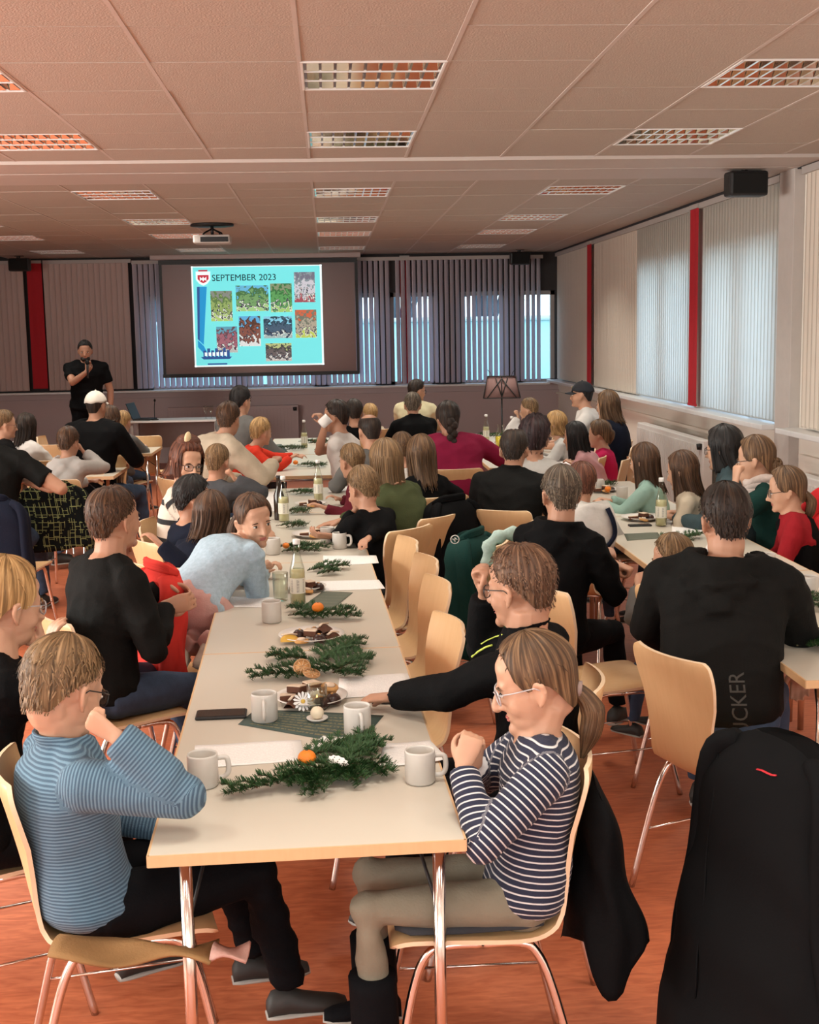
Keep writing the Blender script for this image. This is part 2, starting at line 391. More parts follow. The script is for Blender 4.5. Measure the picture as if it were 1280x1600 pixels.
# back wall
WB = G()
op = [(-2.62, -1.35), (-1.25, -.15), (-.05, .76), (.93, 1.60), (1.97, 2.66), (2.84, 3.38)]
wallbox(WB, XL-.3, XR+.3, YB, YB+.3, 0, 1.06)
WB.obj('wall_back', M_wallb, kind='structure', smooth=False)
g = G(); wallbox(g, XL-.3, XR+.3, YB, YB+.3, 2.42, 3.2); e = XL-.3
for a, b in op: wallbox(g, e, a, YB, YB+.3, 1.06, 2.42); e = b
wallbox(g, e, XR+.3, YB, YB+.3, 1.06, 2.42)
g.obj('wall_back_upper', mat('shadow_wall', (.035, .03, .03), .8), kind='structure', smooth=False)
g = G(); wallbox(g, XL, XR-.15, YB-.17, YB+.02, 1.045, 1.075); g.obj('trim_4', bpy.data.materials['sill_white'], kind='structure', smooth=False, bevel=.006)
g = G(); wallbox(g, XL, XR, YB-.06, YB, .93, .96); wallbox(g, XL, XR, YB-.02, YB, 0, .08); g.obj('baseboard_back', M_wallb, kind='structure', smooth=False)
# windows: frame and pane
M_pane = mat_glass('window_pane', (.93, .97, .98), .92)
k = 1
for a, b in op:
    g = G()
    for x in (a+.03, b-.03): wallbox(g, x-.03, x+.03, YB+.1, YB+.16, 1.06, 2.42)
    for z in (1.09, 2.39): wallbox(g, a, b, YB+.1, YB+.16, z-.03, z+.03)
    w = g.obj('window_%d' % k, M_greyp, kind='structure', smooth=False); k += 1
    q = G(); wallbox(q, a+.06, b-.06, YB+.125, YB+.131, 1.12, 2.36); q.obj('pane', M_pane, w, smooth=False)
for a, b in ((9.5, 10.45), (10.5, 11.45), (11.82, 12.85), (12.9, 13.9)):
    g = G()
    for y in (a+.03, b-.03): wallbox(g, XR+.1, XR+.16, y-.03, y+.03, 1.08, 2.5)
    for z in (1.11, 2.47): wallbox(g, XR+.1, XR+.16, a, b, z-.03, z+.03)
    w = g.obj('window_%d' % k, M_greyp, kind='structure', smooth=False); k += 1
    q = G(); wallbox(q, XR+.125, XR+.131, a+.06, b-.06, 1.14, 2.44); q.obj('pane', M_pane, w, smooth=False)
# left and rear walls with their window bands (outside the frame)
g = G(); wallbox(g, XL-.3, XL, YF, YB, 0, 1.1); wallbox(g, XL-.3, XL, YF, YB, 2.7, 3.2); wallbox(g, XL-.3, XL, YF, -.9, 1.1, 2.7); wallbox(g, XL-.3, XL, 8.1, YB, 1.1, 2.7)
g.obj('wall_left', M_wallr, kind='structure', smooth=False)
g = G(); wallbox(g, XL, XR, YF-.3, YF, 0, 1.1); wallbox(g, XL, XR, YF-.3, YF, 2.75, 3.2); wallbox(g, XL, -4, YF-.3, YF, 1.1, 2.75); wallbox(g, 3, XR, YF-.3, YF, 1.1, 2.75)
g.obj('wall_rear', M_wallr, kind='structure', smooth=False)

# blinds
def slat_mesh(h, w, th=.0016):
    g = G(); n = 5; P = []
    xs = np.linspace(-w/2, w/2, n)
    for s_ in (1, -1):
        P.append([[(x, s_*th/2-.10*(x*x-(w/2)**2)*1.5, z) for z in (0, h)] for x in xs[::s_]])
    g.grid(np.array(P[0]+P[1]), cu=True); g.box((0, 0, .006), (w*.9, .006, .012)); return g
def blind(x0, y0, x1, y1, z0, z1, ang, m, label, group, pitch=.0795, w=.089, jit=.02, skew=0):
    d = np.array([x1-x0, y1-y0]); L = np.linalg.norm(d); n = int(L/pitch)
    a = math.atan2(d[1], d[0]); t = empty('vertical_blind', (x0, y0, z0), a, label, 'blind', group)
    me = slat_mesh(z1-z0-.05, w).mesh('slat', m)
    G().box((L/2, 0, z1-z0-.025), (L, .05, .05)).obj('headrail', M_greyp, t, smooth=False)
    for k in range(n):
        o = bpy.data.objects.new('slat', me); COL.objects.link(o); o.parent = t
        o.location = ((k+.5)*pitch, 0, 0); o.rotation_euler = (0, 0, R_(ang)+random.uniform(-jit, jit))
    return t
M_bl_back = mat_blind('blind_grey', (.80, .75, .82), .50)
M_bl_left = mat_blind('blind_taupe', (.54, .42, .39), .05)
M_bl_right = mat_blind('blind_cream', (.82, .80, .77), .78)
M_bl_rest = mat_blind('blind_beige', (.74, .65, .56), .12)
zt = CEIL-.03
blind(-6.3, YB-.12, -4.28, YB-.12, 1.1, zt, 14, M_bl_left, 'closed taupe vertical blind left of the red panel on the back wall', 'vertical blinds')
blind(-4.02, YB-.12, -2.78, YB-.12, 1.1, zt, 14, M_bl_left, 'closed taupe vertical blind behind the standing speaker', 'vertical blinds')
blind(-2.77, YB-.12, -.9, YB-.12, 1.1, zt-.02, 38, M_bl_back, 'open grey vertical blind behind the left half of the screen', 'vertical blinds', w=.080)
blind(-.9, YB-.12, 1.0, YB-.12, 1.1, zt-.02, 38, M_bl_back, 'open grey vertical blind behind the right edge of the screen', 'vertical blinds', w=.080)
blind(1.0, YB-.12, 3.17, YB-.12, 1.1, zt-.02, 38, M_bl_back, 'open grey vertical blind on the bright window behind the music stand', 'vertical blinds', w=.080)
blind(XR-.05, 5.6, XR-.05, 9.0, 1.13, zt, 8, M_bl_rest, 'closed beige vertical blind at the right edge, this side of the pillar', 'vertical blinds')
blind(XR-.05, 9.44, XR-.05, 11.5, 1.13, zt, 10, M_bl_right, 'backlit pale vertical blind between pillar and wide red strip', 'vertical blinds')
blind(XR-.05, 11.8, XR-.05, 13.9, 1.13, zt, 10, M_bl_right, 'backlit pale vertical blind just beyond the wide red strip', 'vertical blinds')
blind(XR-.05, 13.9, XR-.05, 16.2, 1.13, zt, 6, M_bl_rest, 'closed beige vertical blind between the two red strips', 'vertical blinds')
blind(XR-.05, 16.5, XR-.05, 18.8, 1.13, zt, 8, M_bl_rest, 'closed vertical blind in the far right corner', 'vertical blinds')
def panel(x0, y0, x1, y1, label, z0=1.13, z1=zt):
    d = np.array([x1-x0, y1-y0]); L = np.linalg.norm(d); a = math.atan2(d[1], d[0])
    t = empty('fabric_panel', (x0, y0, z0), a, label, 'curtain', 'red fabric panels')
    G().grid([[(L*u, .006*math.sin(u*9), z) for z in np.linspace(.02, z1-z0-.04, 8)] for u in np.linspace(0, 1, 8)]).obj('cloth', M_red, t)
    G().box((L/2, 0, z1-z0-.02), (L, .03, .04)).obj('headrail', M_greyp, t, smooth=False)
    G().box((L/2, 0, .012), (L, .014, .022)).obj('bottom_bar', M_red, t, smooth=False)
panel(-4.25, YB-.14, -4.04, YB-.14, 'red fabric strip on the back wall left of the speaker')
panel(XR-.07, 11.52, XR-.07, 11.78, 'red fabric strip on the right wall between the backlit blinds')
panel(XR-.07, 16.22, XR-.07, 16.48, 'thin red fabric strip near the far right corner')
panel(1.08, YB-.05, 1.22, YB-.05, 'dark red fabric strip behind the open slats', 1.1)

# outside, seen between the slats
M_out = mat('lawn_frost', (.30, .55, .50), .9, var=.2, scale=.5)
G().box((0, 60, -1.0), (160, 80.6, .1)).obj('ground', M_out, kind='structure')
t = empty('garden_wall', (0, 34, -1), 0, 'pale garden wall seen through the far window', 'wall')
G().box((0, 0, 1.55), (40, .2, 3.1)).obj('wall_panel', mat('frost_wall', (.55, .78, .76), .9), t)
G().box((0, 0, 3.15), (40, .3, .12)).obj('coping', M_white, t)
for k, x in enumerate((-9, -5.5, -1.5, 2.2, 5.0, 8.5)):
    g = G(); rr = random.Random(k)
    for q in range(9):
        a = rr.uniform(0, 6.28); u = rr.uniform(0, 1); g.tube(cr([(x, 41, -1), (x+.2*math.cos(a), 41, 1.5), (x+1.3*u*math.cos(a), 41+.6*math.sin(a), 3.2+u), (x+1.8*u*math.cos(a), 41+math.sin(a), 4.0+u)], 4), np.linspace(.14, .03, 13), 5)
    tr = empty('tree', (x, 41, -1), 0, 'bare tree behind the garden wall outside, %s of the six from the left' % ('first', 'second', 'third', 'fourth', 'fifth', 'last')[k], 'tree', 'bare trees beyond the windows')
    
    o = g.obj('trunk', mat('bark', (.16, .17, .2), .9), None); o.data.transform(Matrix.Translation((-x, -41, 1))); o.parent = tr
    g = G()
    for q in range(160):
        a = rr.uniform(0, 6.28); e = rr.uniform(-.2, 1.4); d = np.array([math.cos(a)*math.cos(e), math.sin(a)*math.cos(e), math.sin(e)])
        p = np.array([0, 0, 4.0])+d*rr.uniform(.2, 1.0); g.tube([p, p+d*.35+np.array([0, 0, .1]), p+d*.8], [.02, .014, .004], 3)
    g.obj('twigs', bpy.data.materials['bark'], tr, kind='stuff')

# projection screen with its slide
def flat(g, x0, z0, x1, z1, y): g.add([(x0, y, z0), (x1, y, z0), (x1, y, z1), (x0, y, z1)], [(0, 1, 2, 3)], [(0, 0), (1, 0), (1, 1), (0, 1)])
YS = 18.50
scr = empty('projection_screen', (-.95, YS, 1.27), 0, 'large grey projection screen in a black frame showing a turquoise slide', 'screen')
def on(parent, g, name, m, **k):
    o = g.obj(name, m, None, **k); p = parent
    while p.parent: p = p.parent
    o.data.transform(Matrix.Translation(-Vector(p.location))); o.parent = parent; return o
g = G(); g.box((-.95, YS, 2.07), (2.72, .006, 1.62)); on(scr, g, 'screen_cloth', mat('screen_grey', (.52, .42, .42), .9, var=.02))
g = G()
for c, d in (((-.95, YS, 2.875), (2.80, .02, .06)), ((-.95, YS, 1.285), (2.80, .03, .05)), ((-2.325, YS, 2.08), (.04, .012, 1.6)), ((.435, YS, 2.08), (.04, .012, 1.6))): g.box(c, d)
on(scr, g, 'frame', M_black, smooth=False)
g = G(); g.box((-.98, YS, 2.945), (2.96, .11, .066)); on(scr, g, 'casing', mat('casing', (.45, .37, .36), .5), smooth=False, bevel=.01)
def emat(name, c, s=1.0): return mat(name, c, .8, var=0, emit=s)
SL = .36
sx0, sx1, sz0, sz1 = -1.895, -.055, 1.405, 2.815
def S(u, v): return sx0+(sx1-sx0)*u, sz1-(sz1-sz0)*v
def srect(g, u0, v0, u1, v1, y):
    x0, z1_ = S(u0, v0); x1, z0_ = S(u1, v1); flat(g, x0, z0_, x1, z1_, y)
def spoly(g, pts, y): g.add([(S(u, v)[0], y, S(u, v)[1]) for u, v in pts], [tuple(range(len(pts)))])
g = G(); flat(g, sx0, sz0, sx1, sz1, YS-.005); slide = on(scr, g, 'slide', emat('slide_turquoise', (.16, .68, .70), SL))
g = G()
for a in ((0, 0, 1, .008), (0, .985, 1, 1), (0, 0, .012, 1), (.985, 0, 1, 1)): srect(g, *a, YS-.006)
on(slide, g, 'slide_border', emat('slide_white', (.75, .85, .85), SL))
g = G(); spoly(g, [(.04, .20), (.115, .20), (.075, .78), (.03, .72)], YS-.007); spoly(g, [(.03, .73), (.075, .79), (.10, .86), (.09, .89), (.03, .80)], YS-.007); on(slide, g, 'pencil_shape', emat('slide_blue', (.02, .26, .55), SL))
g = G(); spoly(g, [(.04, .20), (.06, .20), (.045, .74), (.03, .72)], YS-.008); on(slide, g, 'pencil_edge', emat('slide_navy', (.03, .08, .25), SL))
g = G(); spoly(g, [(.035, .05), (.145, .05), (.145, .13), (.12, .17), (.09, .19), (.06, .17), (.035, .13)], YS-.009); on(slide, g, 'crest', emat('slide_white', None, SL))
g = G(); spoly(g, [(.048, .085), (.132, .085), (.132, .125), (.11, .155), (.09, .165), (.07, .155), (.048, .125)], YS-.010); on(slide, g, 'crest_field', emat('slide_red', (.45, .03, .05), SL))
g = G(); spoly(g, [(.065, .145), (.065, .10), (.08, .12), (.09, .10), (.10, .12), (.115, .10), (.115, .145), (.10, .13), (.09, .15), (.08, .13)], YS-.011); on(slide, g, 'crest_mark', emat('slide_white', None, SL))
g = G(); srect(g, .055, .035, .125, .05, YS-.010); on(slide, g, 'crest_top', emat('slide_red', None, SL))
def photo_mat(k, c1, c2, c3):
    m = emat('slide_photo_%d' % k, (.3, .3, .3), SL); n, l, b = nodes_of(m)
    t = n.new('ShaderNodeTexCoord'); nz = n.new('ShaderNodeTexNoise'); nz.inputs['Scale'].default_value = 6.5; nz.inputs['Detail'].default_value = 3
    mp = n.new('ShaderNodeMapping'); mp.inputs['Location'].default_value = (k*3.1, k*1.7, 0); l.new(t.outputs['UV'], mp.inputs[0]); l.new(mp.outputs[0], nz.inputs['Vector'])
    s = n.new('ShaderNodeSeparateXYZ'); l.new(t.outputs['UV'], s.inputs[0])
    a = n.new('ShaderNodeMath'); a.operation = 'MULTIPLY_ADD'; a.inputs[1].default_value = .55; l.new(s.outputs['Y'], a.inputs[0]); l.new(nz.outputs[0], a.inputs[2])
    r = n.new('ShaderNodeValToRGB'); r.color_ramp.interpolation = 'CONSTANT'; e = r.color_ramp.elements
    e[0].position = 0; e[0].color = (*c1, 1); e[1].position = .97; e[1].color = (*c3, 1)
    q = e.new(.66); q.color = (*c2, 1); q = e.new(.56); q.color = (.7, .75, .7, 1); q = e.new(.6); q.color = (.03, .03, .05, 1); q = e.new(.84); q.color = (c2[0]*.4, c2[1]*.5, c2[2]*.5, 1)
    l.new(a.outputs[0], r.inputs[0]); l.new(r.outputs[0], b.inputs['Base Color']); l.new(r.outputs[0], b.inputs['Emission Color']); return m
ph = [(.14, .245, .305, .545), (.335, .195, .585, .45), (.60, .18, .765, .465), (.785, .07, .945, .37), (.175, .60, .335, .86), (.35, .50, .515, .80), (.54, .505, .76, .725), (.785, .445, .95, .725), (.55, .775, .75, .955)]
pc = [((.35, .5, .15), (.25, .35, .12), (.2, .22, .2)), ((.3, .5, .2), (.15, .3, .12), (.12, .4, .6)), ((.3, .5, .15), (.1, .3, .1), (.2, .25, .15)), ((.3, .08, .1), (.5, .5, .55), (.15, .15, .2)),
      ((.4, .42, .4), (.3, .12, .15), (.1, .3, .4)), ((.6, .62, .62), (.2, .08, .06), (.1, .35, .6)), ((.3, .4, .4), (.06, .1, .15), (.2, .5, .65)), ((.4, .5, .1), (.35, .32, .25), (.5, .12, .06)), ((.45, .42, .4), (.12, .1, .1), (.4, .45, .2))]
for k, p in enumerate(ph):
    g = G(); srect(g, *p, YS-.0075); on(slide, g, 'slide_photo', photo_mat(k, *pc[k]))
g = G()
for k in range(7): srect(g, .07+k*.03, .835-.02*(k % 2), .092+k*.03, .90, YS-.012)
spoly(g, [(.05, .90), (.29, .90), (.27, .925), (.07, .925)], YS-.012); srect(g, .10, .965, .25, .98, YS-.012)
on(slide, g, 'emblem', emat('slide_navy', None, SL))
g = G()
for k in range(6): srect(g, .08+k*.03, .855, .10+k*.03, .89, YS-.013)
on(slide, g, 'emblem_light', emat('slide_white', None, SL))
def text_obj(name, txt, size, m, mtx, parent, ext=.0008, label=None):
    cu = bpy.data.curves.new(name, 'FONT'); cu.body = txt; cu.size = size; cu.extrude = ext; cu.align_x = 'LEFT'; cu.resolution_u = 3
    o = bpy.data.objects.new(name, cu); COL.objects.link(o); dg = bpy.context.evaluated_depsgraph_get(); dg.update()
    me = bpy.data.meshes.new_from_object(o.evaluated_get(dg)); bpy.data.objects.remove(o)
    me.transform(mtx); me.materials.clear(); me.materials.append(m)
    o = bpy.data.objects.new(name, me); COL.objects.link(o); o.parent = parent; return tag(o, label)
x, z = S(.155, .145)
text_obj('slide_title', 'SEPTEMBER 2023', .125, emat('slide_ink', (.004, .012, .03), .1), Matrix.Translation((x+.95, -.012, z-1.27)) @ Matrix.Rotation(R_(90), 4, 'X'), slide, .002, 'dark blue slide heading SEPTEMBER 2023')

# projector, loudspeakers under the ceiling
pj = empty('projector', (-1.145, 13.43, 2.78), 0, 'pale grey projector hanging from the ceiling before the screen', 'projector')
G().box((0, 0, .04), (.37, .28, .085)).obj('body', mat('projector_grey', (.55, .5, .47), .5), pj, bevel=.015, smooth=False)
G().box((.03, -.142, .035), (.28, .006, .05)).obj('vent', M_black, pj, smooth=False)
G().lathe([(0, 0), (.035, 0), (.035, .03), (0, .03)], 14, (-.1, .14, .03)).obj('lens', M_black, pj)
g = G(); g.tube([(0, 0, .08), (0, 0, .17)], .016, 8); g.lathe([(0, .17), (.22, .175), (.22, .195), (0, .195)], 20)
for s_ in (-1, 1): g.tube([(0, 0, .15), (.09*s_, .05, .11), (.1*s_, .08, .08)], .008, 6); g.tube([(0, 0, .15), (.07*s_, -.06, .11), (.09*s_, -.1, .08)], .008, 6)
g.obj('mount', M_black, pj)
def loud(x, y, label, sc=1.0, rz=0):
    t = empty('loudspeaker', (x, y, CEIL-.19*sc), rz, label, 'speaker', 'black loudspeakers under the ceiling'); t.scale = (sc,)*3
    G().box((0, 0, .07), (.285, .15, .175)).obj('cabinet', M_black, t, bevel=.02, smooth=False)
    G().box((0, -.077, .07), (.25, .006, .14)).obj('grille', mat('grille', (.006, .006, .006), .9, bump=.5, bscale=900), t, bevel=.003, smooth=False)
    g = G(); g.tube(cr([(0, 0, .15), (-.03, 0, .165), (-.02, .0, .18)], 4), .008, 6); g.tube([(.0, 0, .155), (.0, 0, .19)], .012, 8); g.box((0, 0, .187), (.12, .05, .006)); g.obj('bracket', M_black, t)
loud(3.015, 9.2, 'large black loudspeaker hanging near the pillar at right', 1, R_(4))
loud(-4.2, 18.2, 'small black loudspeaker at the far left beside the red strip', 1.0)
loud(2.77, 18.4, 'small black loudspeaker in front of the far right blinds', 1.0)

# radiators
def radiator(x, y, rz, L, label, z1=.82):
    t = empty('radiator', (x, y, 0), rz, label, 'radiator', 'wall radiators')
    m = M_white if abs(rz) > .1 else M_wallb
    g = G(); g.box((L/2, 0, (.12+z1)/2), (L, .09, z1-.12)); g.obj('panel', m, t, bevel=.01, smooth=False)
    g = G()
    for k in range(int(L/.05)): g.box((.03+k*.05, -.05, (.16+z1-.04)/2), (.022, .012, z1-.22))
    g.obj('fins', m, t, kind='stuff', smooth=False)
    G().lathe([(0, 0), (.025, 0), (.03, .05), (0, .055)], 12, (L-.05, -.06, z1-.08)).obj('valve', M_black, t)
    for a in (.15, L-.15): G().box((a, 0, .06), (.04, .04, .12)).obj('foot', m, t)
radiator(-2.35, YB-.12, 0, 1.9, 'taupe radiator under the screen on the back wall')
radiator(XR-.11, 13.4, R_(-90), 2.4, 'white radiator under the backlit blind at right', .86)
radiator(XR-.11, 8.9, R_(-90), 2.0, 'white radiator at the right edge before the pillar', .82)
# ------------------------------------------------------------------ furniture
M_beech = mat_wood('beech_ply', (.66, .42, .22), (.58, .35, .17))
M_edge = mat('ply_edge', (.74, .56, .38), .5, var=.08, scale=40)
M_top = mat('table_laminate', (.57, .52, .44), .32, var=.03, scale=3, spec=.4)
M_tedge = mat_wood('beech_edge', (.68, .45, .25), (.6, .38, .2))
M_pad = mat('seat_pad', (.03, .03, .035), .95, bump=.3, bscale=400)
TZ = .738

def chair_proto():
    t = empty('chair', (0, 0, 0), 0, 'x', 'chair', 'beech shell chairs on chrome tube legs')
    prof = [(.218, .420, .150), (.208, .444, .185), (.165, .457, .197), (.05, .455, .198), (-.08, .448, .192), (-.145, .452, .176), (-.183, .478, .158), (-.205, .54, .150), (-.222, .62, .160), (-.240, .70, .180), (-.256, .77, .195), (-.268, .818, .196), (-.272, .842, .186), (-.274, .853, .165)]
    P = cr([(a, b, c) for a, b, c in prof], 3)
    def surf(off):
        out = []
        T = np.gradient(P[:, :2], axis=0); T /= np.linalg.norm(T, axis=1)[:, None]; N = np.stack([T[:, 1], -T[:, 0]], -1)
        for i, (y, z, w) in enumerate(P):
            row = []
            bend = np.clip((z-.50)/.2, 0, 1)*.030+.006
            for q in np.linspace(-1, 1, 9):
                yy = y+bend*q*q*(1 if z > .47 else 0)+N[i, 0]*off; zz = z+(.006*q*q if z <= .47 else 0)+N[i, 1]*off
                row.append((w*q, yy, zz))
            out.append(row)
        return np.array(out)
    A, B = surf(0), surf(-.011)
    g = G(); g.grid(A); g.grid(B); sh = g.obj('shell', M_beech, t)
    g = G()
    la = np.vstack([A[:, 0], A[-1, 1:], A[::-1, -1][1:], A[0, ::-1][1:]]); lb = np.vstack([B[:, 0], B[-1, 1:], B[::-1, -1][1:], B[0, ::-1][1:]])
    g.grid(np.array([la, lb])); g.obj('ply_edge', M_edge, sh)
    for s in (-1, 1):
        x = .165*s
        g = G(); g.tube(cr([(x+.03*s, .235, .0), (x+.015*s, .20, .16), (x, .165, .33), (x, .13, .415), (x, .08, .434), (x, 0, .434)], 5), .011, 8); g.obj('leg', M_chrome, t)
        g = G(); g.tube(cr([(x, 0, .434), (x, -.08, .434), (x, -.125, .41), (x+.01*s, -.17, .30), (x+.03*s, -.245, .0)], 5), .011, 8); g.obj('leg', M_chrome, t)
        g = G(); g.tube([(x+.014*s, .20, .20), (x+.014*s, -.195, .20)], .004, 6); g.obj('stretcher', M_chrome, t)
    g = G(); g.tube([(-.165, .09, .43), (.165, .09, .43)], .010, 8); g.obj('crossbar', M_chrome, t)
    g = G(); g.tube([(-.165, -.09, .43), (.165, -.09, .43)], .010, 8); g.obj('crossbar', M_chrome, t)
    return t
CH = chair_proto(); chst = {}
def chair(x, y, yaw, label, z=0):
    """yaw: direction the sitter faces, degrees clockwise from straight ahead"""
    return place(CH, chst, (x, y, z), -R_(yaw), label)

def table(x, y, L, Wd, rz, label, legs=True, grp='laminate tables with beech edges'):
    """x, y = near left corner, L along the local y axis"""
    t = empty('table', (x, y, 0), rz, label, 'table', grp)
    G().box((Wd/2, L/2, TZ-.0125), (Wd-.004, L-.004, .025)).obj('tabletop', M_top, t, smooth=False, bevel=.002)
    g = G()
    for c, d in (((Wd/2, .001, TZ-.0135), (Wd, .006, .0265)), ((Wd/2, L-.001, TZ-.0135), (Wd, .006, .0265)), ((.001, L/2, TZ-.0135), (.006, L, .0265)), ((Wd-.001, L/2, TZ-.0135), (.006, L, .0265))): g.box(c, d)
    g.obj('edge_band', M_tedge, t, smooth=False)
    for a in (.075, Wd-.055):
        for b in (.06, L-.06):
            g = G(); g.tube([(a, b, 0), (a, b, TZ-.027)], .0145, 14); g.obj('leg', M_chrome, t)
    for b, s in ((.06, 1), (L-.06, -1)):
        g = G(); g.tube([(.10, b, TZ-.04), (Wd-.08, b, TZ-.04)], .012, 8); g.obj('apron_bar', M_alu, t)
        for a in (.075, Wd-.055):
            g = G(); g.tube([(a, b, TZ-.20), (a+(.05 if a < Wd/2 else -.05), b+s*.20, TZ-.035)], .0045, 6); g.obj('folding_brace', M_black, t)
    return t
A0 = atz(230, 1338, TZ)[:2]; A0b = atz(728, 1311, TZ)[:2]
rzA = math.atan2(A0b[1]-A0[1], A0b[0]-A0[0])-.004
wA = .70; dirA = np.array([-math.sin(rzA), math.cos(rzA)])
desc = ['nearest white laminate table with beech edge, boy in blue at its corner', 'second table of the centre row, with the cookie plate and lemonade bottle', 'third table of the centre row, beside the boy in black', 'fourth table of the centre row, with the tall bottles']
for k in range(4):
    p = A0+dirA*1.775*k; LL = 1.77 if k < 3 else 1.30
    table(p[0], p[1], LL, wA, rzA, desc[k])
table(-.60, 10.12, 1.75, .76, .0, 'table beyond the centre row, near the man drinking')
table(-.60, 11.90, 1.9, .76, .0, 'farthest table in the centre, before the taupe wall')
for k, (y, L) in enumerate(((3.86, 1.8), (5.67, 1.8), (7.48, 1.75))):
    table(1.49, y, L, .70, -.003, ['nearest table of the right row, beside the big man in the hoodie', 'second table of the right row, with the plate of sweets and bottle', 'third table of the right row, beside the girls with long hair'][k])
table(1.30, 10.35, 1.75, 1.05, 0, 'table at the back right where the girl in pink leans')
table(1.20, 12.12, 1.75, .75, 0, 'table at the back right with bottles and a juice carafe')
def table_x(xr, y, L, Wd, label):   # lengthwise across the room, right end at xr
    t = table(xr, y, L, Wd, R_(90), label); return t
table_x(-1.76, 10.43, 1.9, .72, 'left table end beside the boy with the patterned jacket')
table_x(-1.72, 12.40, 1.9, .80, 'left table end in front of the man in the white cap')
table_x(-3.70, 10.43, 1.8, .72, 'far left table running out of the frame')

# four empty chairs along the right side of the centre row
for (px, py, Yc, lab) in ((657, 850, 5.62, 'empty beech chair, farthest of the four empty ones at the table'), (689, 880, 5.22, 'empty beech chair, second farthest of the four empty ones'), (709, 917, 4.80, 'empty beech chair, third of the four empty ones'), (731, 982, 4.32, 'empty beech chair, nearest of the four empty ones')):
    chair(0, 0, -101, lab)
    o = [q for q in COL.objects if q.get('label') == lab][0]
    # shift so the chair's back corner (outer, near) sits where the photo has it
    c = atz(px, py, .85); yw = R_(-101); d = np.array([math.sin(yw), math.cos(yw)]); s = np.array([math.cos(yw), -math.sin(yw)])
    # near-side top corner of back: local (-.19, -.25) in (right, forward); facing left the near side is its left
    ctr = c[:2]+.27*d+.14*s
    o.location = (ctr[0], ctr[1], 0); o.rotation_euler = (0, 0, -yw)
# ------------------------------------------------------------------ people
def head_ax(yaw, pitch, roll):
    """columns: right, forward, up of a head facing yaw (deg clockwise from straight ahead), pitch>0 looks down"""
    a, p, r = R_(yaw), R_(pitch), R_(roll)
    f = np.array([math.sin(a)*math.cos(p), math.cos(a)*math.cos(p), -math.sin(p)])
    rt = np.array([math.cos(a), -math.sin(a), 0]); up = np.cross(rt, f)
    r2 = rt*math.cos(r)+up*math.sin(r); u2 = -rt*math.sin(r)+up*math.cos(r)
    return np.stack([r2, f, u2], 1)
def bake(g, name, voxel, m, smooth=3, fac=.5, disp=None, floor_z=None):
    me = g.mesh(name); o = bpy.data.objects.new(name, me); COL.objects.link(o)
    r = o.modifiers.new('r', 'REMESH'); r.mode = 'VOXEL'; r.voxel_size = voxel; r.use_smooth_shade = True
    if smooth: s = o.modifiers.new('s', 'SMOOTH'); s.factor = fac; s.iterations = smooth
    dg = bpy.context.evaluated_depsgraph_get(); dg.update()
    me2 = bpy.data.meshes.new_from_object(o.evaluated_get(dg)); bpy.data.objects.remove(o); bpy.data.meshes.remove(me)
    me2.name = name; n = len(me2.vertices)
    if disp is not None and n:
        co = np.zeros(n*3); me2.vertices.foreach_get('co', co); no = np.zeros(n*3); me2.vertices.foreach_get('normal', no)
        co = co.reshape(-1, 3); no = no.reshape(-1, 3); co = disp(co, no, me2); me2.vertices.foreach_set('co', co.ravel())
    me2.polygons.foreach_set('use_smooth', [True]*len(me2.polygons))
    me2.materials.clear(); me2.materials.append(m); me2.update()
    return me2
def link(me, name, parent, root, **k):
    me.transform(Matrix.Translation(-Vector(root)))
    o = bpy.data.objects.new(name, me); COL.objects.link(o); o.parent = parent; return tag(o, **k)

def skin(tone):
    c = {'a': (.45, .235, .15), 'b': (.52, .295, .195), 'c': (.34, .165, .105)}[tone]
    m = mat('skin_'+tone, c, .5, var=.10, scale=14, bump=.08, bscale=400, spec=.35)
    b = m.node_tree.nodes['Principled BSDF']
    b.inputs['Subsurface Weight'].default_value = .06; b.inputs['Subsurface Radius'].default_value = (.01, .004, .002); b.inputs['Subsurface Scale'].default_value = .6
    return m
def hair_mat(name, c, c2=None):
    if 'hair_'+name in MATS: return MATS['hair_'+name]
    m = mat('hair_'+name, c, .55, var=.3, spec=.3); n, l, b = nodes_of(m)
    t = n.new('ShaderNodeTexCoord'); mp = n.new('ShaderNodeMapping'); mp.inputs['Scale'].default_value = (70, 1.6, 1)
    l.new(t.outputs['UV'], mp.inputs[0]); nz = n.new('ShaderNodeTexNoise'); nz.inputs['Scale'].default_value = 1.0; nz.inputs['Detail'].default_value = 4; nz.inputs['Distortion'].default_value = .3
    l.new(mp.outputs[0], nz.inputs['Vector']); rr = n.new('ShaderNodeValToRGB'); e = rr.color_ramp.elements
    c = np.array(c); c2 = np.array(c2) if c2 else c*2.1
    e[0].position = .36; e[0].color = (*(c*.45), 1); e[1].position = .68; e[1].color = (*c2, 1); q = e.new(.5); q.color = (*c, 1)
    l.new(nz.outputs[0], rr.inputs[0]); l.new(rr.outputs[0], b.inputs['Base Color'])
    bp = n.new('ShaderNodeBump'); bp.inputs['Strength'].default_value = .6; bp.inputs['Distance'].default_value = .004
    l.new(nz.outputs[0], bp.inputs['Height']); l.new(bp.outputs[0], b.inputs['Normal']); return m

